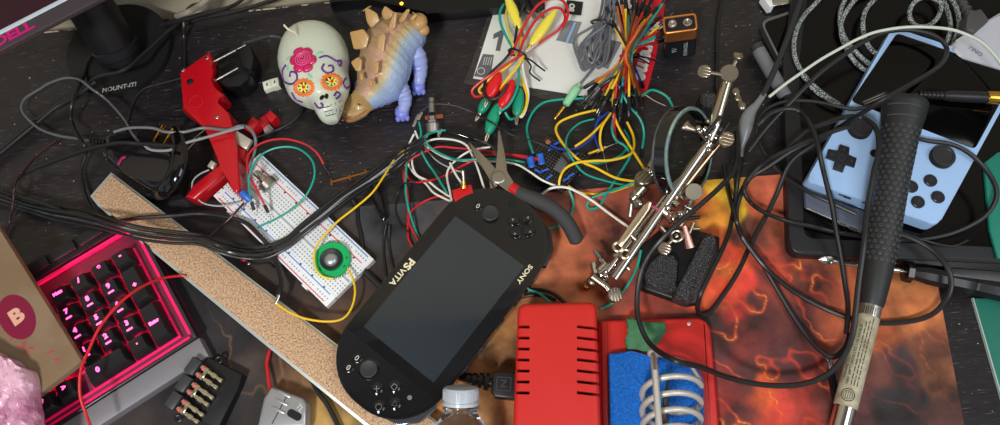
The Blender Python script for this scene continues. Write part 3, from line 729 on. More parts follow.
# ---- dinosaur
dn = thing('toy_dinosaur', 'plastic plated dinosaur toy, tan back, blue belly, gold plates', 'toy dinosaur', P(385, 75, 0))
pr = [(416, 16, 421, 17, 30, 3), (408, 15, 426, 26, 28, 7), (396, 16, 426, 38, 28, 14), (382, 21, 421, 48, 30, 20), (371, 31, 413, 60, 31, 24), (363, 46, 410, 72, 31, 26), (360, 60, 405, 84, 30, 25),
      (358, 74, 397, 96, 27, 22), (357, 86, 385, 103, 20, 15), (354, 93, 375, 107, 18, 12), (348, 98, 370, 111, 13, 9), (342, 105, 365, 116, 10, 8), (340, 112, 355, 120.5, 11, 7.5), (342, 118, 348, 122, 9, 4)]
rings = ring_loft(pr, 40, 5, 2.0); dmb = MB().loft(rings)
for k, v in enumerate(dmb.v):
    j = k // 40
    if 4 < j < 50: v += V((0, 0, 1)) * .0009 * math.sin(j * 2.1)
dbody = obj('body', dmb, white_pl, dn, ang=80)
stops = [(0, 'a9886a'), (.2, 'a88a68'), (.32, 'c8988c'), (.42, 'b4926a'), (.56, 'c2b07c'), (.68, '9fb4c6'), (1.0, '8fa2d2')]
def dcol(i):
    a, b_ = proj(dmb.v[i]); j = min(i // 40, len(rings) - 1); r = rings[j]; c = sum(r, V()) / 40
    A = proj(r[0]); Bq = proj(r[20]); u = ((a - Bq[0]) * (A[0] - Bq[0]) + (b_ - Bq[1]) * (A[1] - Bq[1])) / max(1, ((A[0] - Bq[0]) ** 2 + (A[1] - Bq[1]) ** 2))
    if dmb.v[i].z < c.z - .004: u = .9 if (i % 40) > 30 or (i % 40) < 10 or u > .5 else max(u, .1)
    u += noise.noise(dmb.v[i] * 150) * .05
    if j > 46: return lin('a88a58')
    for (x0, c0), (x1, c1) in zip(stops, stops[1:]):
        if u <= x1:
            t = max(0, (u - x0) / (x1 - x0)); A_, B_ = lin(c0), lin(c1); return tuple(A_[k] * (1 - t) + B_[k] * t for k in range(4))
    return lin(stops[-1][1])
dt = {}
paint(dbody, dcol, 'dinosaur_paint', .3, bump=(330, .7, 1.2), coat=.15)
dbv = BVHTree.FromPolygons([tuple(v) for v in dmb.v], dmb.f)
goldp = mat('gold_brown_plastic', 'b58f58', .36, coat=.1)
def plate(pts, base_lift=0, th=1.4):
    cx_ = sum(q[0] for q in pts) / len(pts); cy_ = sum(q[1] for q in pts) / len(pts); pts = [(cx_ + (q[0] - cx_) * 1.15, cy_ + (q[1] - cy_) * 1.15, q[2]) for q in pts]
    w = [P(*q) for q in pts]; n = (w[1] - w[0]).cross(w[2] - w[0]).normalized(); N_ = len(w); c = sum(w, V()) / N_
    mb = MB(); o_ = [p - n * th / 2000 for p in w]; u_ = [p + n * th / 2000 for p in w]; ci = c - n * th / 1950; cu = c + n * th / 1950
    vs = o_ + u_ + [ci, cu]; fs = []
    for i in range(N_):
        j = (i + 1) % N_; fs += [(i, j, N_ + j, N_ + i), (j, i, 2 * N_), (N_ + i, N_ + j, 2 * N_ + 1)]
    return mb.add(vs, fs)
for zz, pts in ((58, [(175, 45), (185, 38), (235, 65), (250, 105), (207, 142), (185, 100)]), (56, [(258, 62), (275, 28), (318, 60), (312, 88), (275, 100)]), (58, [(100, 160), (168, 145), (197, 185), (182, 242), (120, 246)]), (54, [(105, 310), (140, 285), (162, 300), (157, 358), (130, 356)]),
            (60, [(238, 190), (270, 163), (280, 180), (270, 264), (240, 266)]), (58, [(295, 130), (323, 60), (336, 65), (327, 142), (300, 156)]), (56, [(343, 100), (388, 42), (402, 48), (372, 107), (350, 113)]), (50, [(398, 90), (428, 68), (437, 75), (415, 107)]), (58, [(216, 320), (246, 304), (242, 367), (218, 374)]), (50, [(148, 370), (166, 362), (168, 400), (152, 402)]), (53, [(196, 402), (216, 392), (214, 430), (198, 434)])):
    c = P(330 + sum(q[0] for q in pts) / len(pts) / 5, sum(q[1] for q in pts) / len(pts) / 5, zz); ax_ = ((CAM - c).normalized() + V((-.45, .1, 0))).normalized(); R = axis_frame(ax_).to_4x4(); R.translation = c; Ri = R.inverted(); loc = []
    for q in pts:
        o_ = CAM; d = (P(330 + q[0] / 5, q[1] / 5, 0) - CAM).normalized(); t = (c - CAM).dot(ax_) / d.dot(ax_); h = Ri @ (CAM + d * t); loc.append((h.x, h.y))
    pm_ = MB().prism(rpoly(loc, .0014, 2), -.0011, .0011, R, bev=.0007, seg=2, allb=True); cen = (sum(l[0] for l in loc) / len(loc), sum(l[1] for l in loc) / len(loc))
    pb_ = obj('back_plate', pm_, goldp, dn, ang=50)
    mr = MB(); bq = min(loc, key=lambda l: (R @ V((l[0], l[1], 0)) - P(378, 55, 45)).length)
    for l in loc:
        if l is not bq: mr.tube([R @ V((bq[0] * .8 + l[0] * .2, bq[1] * .8 + l[1] * .2, .0011)), R @ V((bq[0] * .18 + l[0] * .82, bq[1] * .18 + l[1] * .82, .0011))], .0003, 5)
    obj('plate_ridges', mr, goldp, pb_)
mb = MB(); mb.ball(P(419, 22, 40), (.008, .009, .007)); mb.ball(P(423, 30, 36), (.006, .006, .005)); obj('tail_spikes', mb, goldp, dn)
bluep = mat('pale_blue_plastic', '98a4d8', .34, bump=(500, .2, .5)); 
def leg(pts, rr, foot):
    w = spline(PP(pts), 6); R_ = spline([V((r, 0, 0)) for r in rr], 6)
    mb = MB().tube(w, [r.x / 1000 * (1 + .06 * math.sin(i * 2.4)) for i, r in enumerate(R_)], 16); lg = obj('leg', mb, bluep, dn, label='pale blue wrinkled leg')
    mb = MB(); mb.ball(P(*foot), (.0068, .0078, .0055)); f = P(*foot)
    for k in (-1, 0, 1): mb.ball(f + V((.0042 * k, -.0055, -.0022)), (.0026, .0032, .003), n=10, m=7)
    obj('foot', mb, mat('periwinkle_plastic', '7d86d8', .34), lg)
leg([(397, 80, 28), (401, 90, 20), (405, 100, 13), (403, 111, 7)], [7, 8, 6.6, 5], (402, 112, 5.5))
leg([(410, 44, 32), (417, 56, 24), (420, 70, 14), (419, 84, 7)], [7, 8.5, 7, 5], (418, 86, 5.5))
leg([(366, 80, 20), (360, 86, 12), (360, 92, 6)], [6, 5.5, 4.5], (360, 92, 5.5)); leg([(382, 40, 26), (372, 50, 14), (370, 56, 7)], [7, 6.5, 5], (370, 57, 5.5))
for ex_, ey_ in ((359.5, 103.5),):
    mb = MB(); patch(mb, dbv, ex_, ey_, 2.6, 2.3, 1.6); el = obj('eyelid', mb, goldp, dn)
    mb = MB(); patch(mb, dbv, ex_ + .3, ey_ + .3, 1.5, 1.3, 1.2, dz=1); obj('eye', mb, mat('eye_olive', '4a5030', .15), el)
drape(dbv, [(342, 120.5), (350, 119.5), (358, 116), (367, 110)], .55, mat('mouth_red', 'b04a34', .4), 'mouth_line', dn)
mb = MB(); patch(mb, dbv, 345.5, 109, .8, .6, .3); patch(mb, dbv, 342.5, 112, .8, .6, .3); obj('nostrils', mb, dark_print, dn)

# ---- breadboard
BM, BL = F(213.5, 196, 325.5, 306, 9)
bd = thing('breadboard', 'white solderless breadboard with red and blue rails holding a small green speaker', 'breadboard', P(292, 230, 0), rotz=math.atan2(BM.col[0].y, BM.col[0].x))
corn = [(213.5, 196), (258, 155), (375, 256), (326, 307)]
wq = [V((a, b_, 0)) for a, b_ in wpoly(corn, 9)]
BW = ((wq[1] - wq[0]).length + (wq[3] - wq[2]).length) / 2
bo = winv(bd)
lcn = [bo @ v for v in wq]; y0 = sum(v.y for v in (lcn[0], lcn[3])) / 2; y1 = sum(v.y for v in (lcn[1], lcn[2])) / 2; x0 = min(v.x for v in (lcn[0], lcn[1])); x1 = max(v.x for v in (lcn[2], lcn[3]))
cxm = (x0 + x1) / 2; cym = (y0 + y1) / 2
def bb_mat():
    M = mat('breadboard_plastic', 'e2e5e6', .42); nt = M.node_tree; b = nt.nodes['Principled BSDF']; L = nt.links.new
    def mth(op, a, b_=None, c=None):
        n = nt.nodes.new('ShaderNodeMath'); n.operation = op
        for k, q in enumerate((a, b_, c)):
            if q is None: continue
            if hasattr(q, 'is_output') or not isinstance(q, (int, float)): L(q, n.inputs[k])
            else: n.inputs[k].default_value = q
        return n.outputs[0]
    tc = nt.nodes.new('ShaderNodeTexCoord'); sp_ = nt.nodes.new('ShaderNodeSeparateXYZ'); L(tc.outputs['Object'], sp_.inputs[0])
    X, Y = mth('SUBTRACT', sp_.outputs[0], cxm), mth('SUBTRACT', sp_.outputs[1], cym)
    pt = (x1 - x0) / 50; ax_ = mth('ABSOLUTE', Y)
    fx = mth('LESS_THAN', mth('ABSOLUTE', mth('SUBTRACT', mth('FRACT', mth('DIVIDE', X, pt)), .5)), .22)
    fy = mth('LESS_THAN', mth('ABSOLUTE', mth('SUBTRACT', mth('FRACT', mth('DIVIDE', ax_, pt)), .5)), .22)
    hw_ = (y1 - y0) / 2
    inner = mth('MULTIPLY', mth('GREATER_THAN', ax_, hw_ * .08), mth('LESS_THAN', ax_, hw_ * .58))
    rail = mth('MULTIPLY', mth('GREATER_THAN', ax_, hw_ * .72), mth('LESS_THAN', ax_, hw_ * .90))
    gap = mth('GREATER_THAN', mth('FRACT', mth('DIVIDE', X, pt * 6)), .17)
    msk = mth('MULTIPLY', mth('MULTIPLY', fx, fy), mth('MAXIMUM', inner, mth('MULTIPLY', rail, gap)))
    def mixc(f, a, c):
        n = nt.nodes.new('ShaderNodeMixRGB'); L(f, n.inputs[0]); n.inputs[2].default_value = lin(c)
        if isinstance(a, tuple): n.inputs[1].default_value = a
        else: L(a, n.inputs[1])
        return n.outputs[0]
    c = mixc(msk, lin('e2e5e6'), '8e9396')
    def line(at, w_): return mth('LESS_THAN', mth('ABSOLUTE', mth('SUBTRACT', Y, at)), w_)
    endm = mth('LESS_THAN', mth('ABSOLUTE', X), (x1 - x0) / 2 * .93)
    for at, cc in ((-hw_ * .93, 'd8505c'), (-hw_ * .66, '4a86d0'), (hw_ * .66, 'd8505c'), (hw_ * .93, '4a86d0')): c = mixc(mth('MULTIPLY', line(at, .0005), endm), c, cc)
    for at in (-hw_ * .62, hw_ * .62):
        num = mth('MULTIPLY', line(at, .0007), mth('LESS_THAN', mth('FRACT', mth('DIVIDE', X, pt * 5)), .13)); c = mixc(num, c, '33363a')
    L(c, b.inputs['Base Color']); return M
bbm = bb_mat()
def lbox(mb, xa, xb, ya, yb, za, zb, bev=0): return mb.box(((xa + xb) / 2, (ya + yb) / 2, (za + zb) / 2), (xb - xa, yb - ya, zb - za), bev=bev)
mb = MB(); lbox(mb, x0, x1, y0, y1, .0022, .009, .0006)
obj('board', mb, bbm, bd, local=True)
mb = MB(); lbox(mb, x0, x1, y0, y1, 0, .0023); obj('backing', mb, white_pl, bd, local=True)
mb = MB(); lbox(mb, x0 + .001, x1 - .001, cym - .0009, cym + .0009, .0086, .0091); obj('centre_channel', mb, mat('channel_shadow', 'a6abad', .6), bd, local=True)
for xx in (x0 + .02, x1 - .03):
    mb = MB(); lbox(mb, xx, xx + .006, y0 - .0016, y0 + .001, .002, .0085, .0004); obj('side_tab', mb, bbm, bd, local=True)

# ---- speaker
spk = thing('mini_speaker', 'small round green speaker with black cone and silver dome on the breadboard', 'speaker', P(332, 260, 9.5))
c = P(332.5, 260, 11); up = c + V((.0006, -.002, .03))
obj('frame', MB().lathe([(-1.5, 14), (-1.2, 15.8), (1.6, 15.8), (2.4, 15), (2.4, 10), (1, 9)], c, up, 44), mat('speaker_green', '10a85c', .32, coat=.2), spk)
obj('cone', MB().lathe([(1, 9), (3, 9.6), (4, 9), (3.4, 8), (2.4, 6.6), (2.2, 6)], c + V((-.0008, .0002, 0)), up + V((-.0008, .0002, 0)), 40), mat('cone_black', '26282a', .5), spk)
obj('dome', MB().lathe([(2.2, 6), (3.2, 5.6), (4.4, 4), (4.9, 2), (5, .2)], c + V((-.0008, .0002, 0)), up + V((-.0008, .0002, 0)), 32), mat('dome_metal', 'a8adb0', .35, metal=.7, bump=(900, .3, .3)), spk, label='silver dome')
for k in range(10):
    a = k * 2 * PI / 10
    if 3.9 < a < 5.6: continue
    q_ = c + V((math.cos(a) * .0127, math.sin(a) * .0127, .0024)); obj('vent_slot', MB().box((0, 0, 0), (.0022, .0011, .0005), Matrix.Translation(q_) @ Matrix.Rotation(a + PI / 2, 4, 'Z'), bev=.0002), mat('slot_green', '0b5c36', .5), spk)
for x_, y_ in ((334, 279), (342, 276), (348, 268), (338, 278)):
    obj('solder_blob', MB().ball(P(x_, y_, 14), (.0014, .0011, .0011), n=10, m=7), silver, spk)

# ---- parts on the breadboard
pt_ = thing('potentiometer', 'silver rotary potentiometer with brown wafer and three pins on the breadboard', 'potentiometer', P(264, 185, 9))
c = P(268, 184, 12); ax2 = (P(253, 170, 17) - c).normalized()
obj('can', MB().lathe([(-4, 7.6), (-3.6, 8), (2.6, 8), (3, 7.4)], c, c + ax2 * .02, 30), dull, pt_)
obj('wafer', MB().prism([( -7, -6), (3, -9), (7, -4), (8, 2), (-4, 6)], 2.8, 4.2, Matrix.Translation(c) @ axis_frame(ax2).to_4x4() @ Matrix.Scale(.001, 4), bev=.2), mat('phenolic_brown', '8a4a26', .5), pt_)
obj('shaft', MB().lathe([(3, 4.2), (7, 4.2), (7.2, 3), (15, 3), (15.4, 2.4)], c, c + ax2 * .02, 20), silver, pt_)
for x_, y_ in ((254, 184), (257.5, 187.5), (260.5, 191)): obj('pin', MB().ball(P(x_, y_, 14.5), (.0013, .0013, .0009), n=10, m=6), print_white, pt_)
cp = thing('electrolytic_capacitor', 'blue electrolytic capacitor lying on the breadboard below the potentiometer', 'capacitor', P(246, 198, 9))
obj('can', MB().lathe([(0, 2.9), (.6, 3.4), (1.6, 3.4), (2, 3.1), (2.5, 3.4), (10.4, 3.4), (11, 2.9)], P(241, 191.5, 24), P(252, 201.5, 18), 22), blue_pl, cp)
obj('stripe', MB().lathe([(10.3, 3.0), (11.1, 2.9)], P(241, 191.5, 24), P(252, 201.5, 18), 22), silver, cp)
obj('lead', MB().tube(PP([(250, 200, 19), (255, 204, 10)]), .0004, 6), silver, cp)

def jumper(name, label, pts, r, m, ends=(1, 1), group=None, z=3, hl=9, cat='jumper wire', pins=True, hr=1.6):
    t = thing(name, label, cat, P(*(pts[0] if len(pts[0]) > 2 else pts[0] + (z,))), group)
    w = settle(spline(PP(pts, z), 16), r / 1000); obj('insulated_wire', MB().tube(w, r / 1000, 8), m, t)
    for e, (i, j) in zip(ends, ((0, 2), (-1, -3))):
        if not e: continue
        d = (w[i] - w[j]).normalized(); a = w[i] - d * .001
        h = obj('housing', MB().lathe([(0, hr * .8), (.6, hr), (hl, hr), (hl + .5, hr * .7)], a, a + d, 8), black, t, label='black plug housing')
        if pins: obj('pin', MB().lathe([(hl, .32), (hl + 5, .32), (hl + 5.4, .1)], a, a + d, 6), silver, h)
    return t
jumper('jumper_wire', 'red jumper wire arching from the breadboard to its free black tip', [(265, 206, 18), (257, 190, 26), (248, 171, 30), (249, 154, 30), (262, 143, 30), (282, 139, 28), (302, 143, 22), (316, 152, 14), (324, 165, 6)], .95, red_w, hl=7)
jumper('jumper_wire', 'teal jumper wire looping in an arch over the breadboard beside the red one', [(252, 203, 18), (249, 190, 24), (250, 174, 28), (259, 157, 30), (276, 148, 32), (296, 148, 32), (311, 159, 32), (314.5, 175, 30), (307, 194, 26), (293, 208, 20), (276, 219, 14), (258, 227, 10)], .9, green_w, ends=(1, 0), hl=7)
cable('grey_lead', 'thin grey lead looping from the blue capacitor round the red handle', [(240, 202, 14), (222, 206, 16), (203, 203, 14), (193, 192, 12), (193, 181, 14), (200, 174, 20), (209, 170, 24)], .75, mat('grey_lead_skin', 'a6a9aa', .35), 'wire')
jumper('jumper_wire', 'long yellow jumper wire from the green speaker to the bundle of cables', [(334, 279, 14), (322, 276, 16), (315, 266, 18), (315, 250, 20), (323, 237, 20), (337, 222, 24), (356, 207, 26), (372, 193, 30), (384, 176, 26), (394, 160, 18), (404, 150, 12)], .9, yellow_w, ends=(0, 0), hl=8)
jumper('jumper_wire', 'yellow wire curving from the speaker to a small clip on the cork', [(348, 269, 14), (353, 279, 16), (355, 293, 18), (351, 309, 18), (342, 319, 18), (326, 321.5, 20), (305, 318.5, 20), (289, 312, 20), (276, 303, 20)], .95, yellow_w, ends=(0, 0))
sp2 = thing('copper_strip', 'narrow copper strip with gold pins lying on the dark wood', 'copper strip', P(352, 175, 0))
M, L_ = F(331, 182, 372, 171, 5); obj('strip', MB().box((L_ / 2, 0, 0), (L_, 2.2, 1.4), M, bev=.4), copper, sp2)
for f in (0, .45, .85): obj('pin', MB().lathe([(-3, .5), (-2.5, .7), (2.5, .7), (3, .5)], M @ V((L_ * f, 0, -.5)), M @ V((L_ * f + .3, 5, -.5)), 8), gold, sp2)

# ---- handheld console (black)
VM, VL = F(358.5, 404, 522.5, 200, 30); K = VL / 183; VMI = VM.inverted()
vt = thing('handheld_console', 'black handheld game console with large dark screen, twin sticks and round ends', 'handheld console', P(440, 305, 12))
CV = VM @ Matrix.Scale(K, 4) @ T(91.5, 0, 0) @ RZ(180)      # centre frame: x to the right of the device, y to its top
CVI = CV.inverted()
def dv(px, py, z=31): q = CVI @ P(px, py, z); return q.x, q.y
def stad(w, h, r, n=12): return rrect(w, h, r, n)
gl = mat('console_gloss', '0e0f11', .13, coat=.35); facem = mat('console_face', '0e0f12', .2, coat=.25)
def vbody(ins, z0, z1, bev):
    return MB().prism(rrect(183 - 2 * ins, 84 - 2 * ins, 39 - ins, 14), z0, z1, CV, bev=bev, seg=4, allb=True)
obj('shell', vbody(0, -15, -.2, 3.2), gl, vt)
obj('face_frame', vbody(2.4, -.6, .1, .25), facem, vt)
obj('rim', MB().tube([CV @ V((x, y, -1.2)) for x, y in rrect(182.6, 83.6, 38.8, 14)], .0007, 6, True), mat('rim_highlight_metal', '6a6d72', .25, metal=.9), vt)  # pale metal ring added for the bright highlight round the shell
mb = MB().prism([(-57.5, -40.6), (58, -40.6), (58, 40.6), (-57.5, 40.6)], -.2, .7, CV, bev=.4)
obj('front_glass', mb, mat('front_glass', '161618', .06, spec=.6), vt)
obj('display', MB().prism([(-52, -31.5), (50, -31.5), (50, 31.5), (-52, 31.5)], .5, .78, CV), mat('display_off', '2a3035', .05, spec=.7), vt, label='unlit dark screen')
a_, b_ = dv(403, 271); obj('lettering', MB().text('PS', 7.4, CV @ T(a_ - 6.6, b_, .85), .1, bold=.28, sx=1.15).text('VITA', 6.2, CV @ T(a_ + 5.5, b_ - .4, .85), .1, bold=.12, sx=1.1), cream, vt, label='cream printed lettering')
a_, b_ = dv(524.5, 274); obj('maker_lettering', MB().text('SONY', 4.6, CV @ T(a_, b_, .85), .1, bold=.1, sx=1.3), cream, vt)
def stick(px, py):
    a_, b_ = dv(px, py); t = obj('thumb_stick', MB().lathe([(0, 8.6), (.3, 8.6), (.6, 7.6)], CV @ V((a_, b_, 0)), CV @ V((a_, b_, 5)), 30), gl, vt)
    obj('stick_cap', MB().lathe([(.5, 4.6), (1.6, 4.6), (2.2, 6.6), (3, 6.9), (3.4, 6.2), (3.2, 5), (2.8, 3), (2.7, .1)], CV @ V((a_, b_, 0)), CV @ V((a_, b_, 5)), 30), mat('stick_rubber', '2b2c2e', .5), t)
stick(490.5, 213.5); stick(369, 369)
for (px_, py_), kind in (((377, 389), 'cross'), ((394.5, 387), 'square'), ((379, 407), 'circle'), ((395, 404), 'triangle')):
    a_, b_ = dv(px_, py_); bt = obj('round_button', MB().lathe([(0, 5.2), (.2, 5.2), (.3, 4.6), (1.5, 4.5), (1.9, 3.9), (2, .1)], CV @ V((a_, b_, 0)), CV @ V((a_, b_, 5)), 26), gl, vt)
    BMx = CV @ T(a_, b_, 2.1); mb = MB()
    if kind == 'cross': mb.box((0, 0, 0), (4.2, .5, .15), BMx @ RZ(45)); mb.box((0, 0, 0), (4.2, .5, .16), BMx @ RZ(-45))
    elif kind == 'square':
        for s_ in (-1, 1): mb.box((s_ * 1.6, 0, 0), (.45, 3.6, .15), BMx); mb.box((0, s_ * 1.6, 0), (3.6, .45, .15), BMx)
    elif kind == 'circle': mb.torus((0, 0, 0), 2, .22, BMx, 24, 6)
    else: mb.tube([V((2.2 * math.cos(PI / 2 + k * 2 * PI / 3), 2.2 * math.sin(PI / 2 + k * 2 * PI / 3), 0)) for k in range(3)], .22, 6, True, BMx)
    obj('button_symbol', mb, mat('symbol_grey', '757d81', .4), bt)
for px_, py_ in ((357, 358), (348.5, 367.5), (478, 206)):
    a_, b_ = dv(px_, py_); bt = obj('small_button', MB().lathe([(0, 4), (.6, 4), (.9, 3.4)], CV @ V((a_, b_, 0)), CV @ V((a_, b_, 5)), 22), facem, vt)
    obj('button_symbol', MB().tube([V((math.cos(t) * 1.6, math.sin(t) * .9, 1)) for t in [k * PI / 8 for k in range(17)]], .28, 6, M=CV @ T(a_, b_, 0)), print_white, bt)
a_, b_ = dv(521.5, 226)
dp = obj('direction_pad', MB().lathe([(0, 12), (.35, 12), (.4, 11.2)], CV @ V((a_, b_, 0)), CV @ V((a_, b_, 5)), 36), facem, vt)
for k in range(4):
    R_ = CV @ T(a_, b_, 0) @ RZ(90 * k + 0)
    mb = MB().prism([(1.2, 0), (4.6, -3.8), (8.5, -4.6), (10.6, -2.4), (10.9, 0), (10.6, 2.4), (8.5, 4.6), (4.6, 3.8)], .2, 1.7, R_, bev=.7, seg=3); pb = obj('pad_key', mb, gl, dp)
    obj('arrow_mark', MB().prism([(9, 0), (7.2, 1), (7.2, -1)], 1.7, 1.78, R_), mat('symbol_dim', '7c8084', .4), pb)
for cx_, cy_, rows in ((355, 389, 1), (512, 203, 1)):
    a_, b_ = dv(cx_, cy_)
    for dx, dy in ((0, 0), (1, 0), (-1, 0), (.5, .87), (-.5, .87), (.5, -.87), (-.5, -.87)):
        obj('speaker_hole', MB().prism(circ(.62, 8, a_ + dx * 2.3, b_ + dy * 2.3), .05, .2, CV), mat('hole', '020202', .9), vt)
a_, b_ = dv(409.5, 397.5); obj('front_camera', MB().lathe([(0, 1.9), (.3, 1.9), (.35, .1)], CV @ V((a_, b_, 0)), CV @ V((a_, b_, 5)), 18), grey, vt)
for f in (-30, -10, 14, 30):
    obj('side_key', MB().box((f, 42.0, -7), (9, 1.2, 2.6), CV, bev=.4), facem, vt)
obj('shoulder_trigger', MB().prism([(-88, 20), (-86, 30), (-76, 39.5), (-62, 43.2), (-60, 40), (-74, 34), (-82, 24)], -9, -3, CV, bev=.8), black, vt)
obj('shoulder_trigger', MB().prism([(88, 20), (86, 30), (76, 39.5), (62, 43.2), (60, 40), (74, 34), (82, 24)], -9, -3, CV, bev=.8), mat('smoky_trigger', '3c3f44', .1, coat=.4), vt)
# ================================================================== centre: wires, pliers, boards, bundles
def wire(label, pts, r, m, z=3, cat='wire', name='hookup_wire', group=None, n=8):
    return cable(name, label, pts, r, m, cat, group, z, n=n)
# ---- metal switch with lugs
sw = thing('rotary_switch', 'silver rotary switch with upright shaft and wired lugs on the dark wood', 'switch', P(433, 124, 0))
c = P(433, 126, 9); a = P(432, 113, 13); t_ = P(431.5, 99, 15)
obj('can', MB().lathe([(-7, 5.5), (-6, 7.2), (2, 7.2), (3, 6)], c, a, 26), dull, sw)
obj('bushing', MB().lathe([(2, 4.5), (2.2, 6.2), (5, 6.2), (5.2, 4), (9, 4), (9.4, 3)], c, a, 6), silver, sw)
obj('shaft', MB().lathe([(0, 3.1), (9, 3.1), (9.6, 2.2), (10, 3), (14, 3), (14.5, 2.2)], a, t_, 18), dull, sw)
for i, (x, y) in enumerate(((417, 118), (415, 123), (420, 116), (440, 133), (428, 134))):
    M, L_ = F(x - 2, y + 4, x + 2, y - 4, 9 + i % 3 * 2); obj('lug', MB().box((L_ / 2, 0, 0), (L_, 2.6, .7), M, bev=.3), silver, sw)
M, L_ = F(425, 118, 443, 116, 11); obj('terminal_plate', MB().box((L_ / 2, 0, 0), (L_, 4, 1.2), M, bev=.3), mat('phenolic_brown', '8a4a26', .5), sw)
# ---- red toggle switch
ts = thing('toggle_switch', 'red toggle switch with a thin metal lever tucked above the console', 'switch', P(462, 193, 8))
obj('body', MB().prism(wpoly([(452, 190), (471, 184), (474, 194), (455, 205)], 30), .001, .030, bev=.001), red_pl, ts)
obj('bushing', MB().lathe([(0, 3), (3, 3), (3.3, 2.2), (6, 2.2)], P(464, 188, 30), P(463.5, 179, 34), 16), gold, ts)
obj('lever', MB().lathe([(0, 1.2), (10, 1.5), (12, 1.7), (13, .8)], P(464, 185, 32), P(462.8, 168, 38), 12), nickel, ts)
# ---- pliers
pl_ = thing('needle_nose_pliers', 'open needle-nose pliers with bare metal jaws and dark foam grips', 'pliers', P(499, 177, 6))
steel = mat('brushed_steel', 'a9a296', .3, metal=1, bump=(500, .15, .2))
def slab(pts, z0, z1, bev=.001): return MB().prism(wpoly(pts, z1), z0 / 1000, z1 / 1000, bev=bev)
obj('jaw', slab([(467.5, 142), (470, 142), (480, 152), (490, 164), (497, 169), (503, 180), (495, 188), (489, 178), (483, 168), (474, 154)], 20, 26), steel, pl_)
obj('jaw', slab([(498, 130), (500, 130), (504, 150), (507, 166), (506, 172), (512, 182), (520, 189), (515, 196), (506, 189), (496, 184), (490, 176), (497, 168), (497.5, 150)], 25, 30), steel, pl_)
obj('handle_shank', slab([(489, 177), (497, 181), (497, 192), (490, 194)], 15, 21), steel, pl_)
c = P(498.5, 177, 30); obj('pivot_rivet', MB().lathe([(-6, 6), (.6, 6), (1, 5.4), (1.2, 3.2), (.9, .1)], c, c + V((0, 0, .02)), 28), dull, pl_)
foam = mat('foam_grip', '3a3a3b', .75, bump=(1200, .5, .5))
obj('grip_cuff', MB().tube(PP([(511, 187, 28), (519, 192.5, 28)]), [.0048, .0052], 14), red_pl, pl_, label='red cuff')
w = spline(PP([(517, 191.5, 28), (529, 197, 28), (543, 203, 26), (556, 211, 23), (566, 221, 19), (573, 233, 14), (578, 243, 9)]), 6)
R_ = [.0052 + .0012 * min(1, i / 8) for i in range(len(w))]; R_[-1] = .003; R_[-2] = .0048
obj('foam_grip', MB().tube(w, R_, 18), foam, pl_)
w = spline(PP([(494, 192, 18), (494, 205, 9), (500, 220, 7), (508, 236, 7)]), 5); obj('foam_grip', MB().tube(w, .0052, 14), foam, pl_)
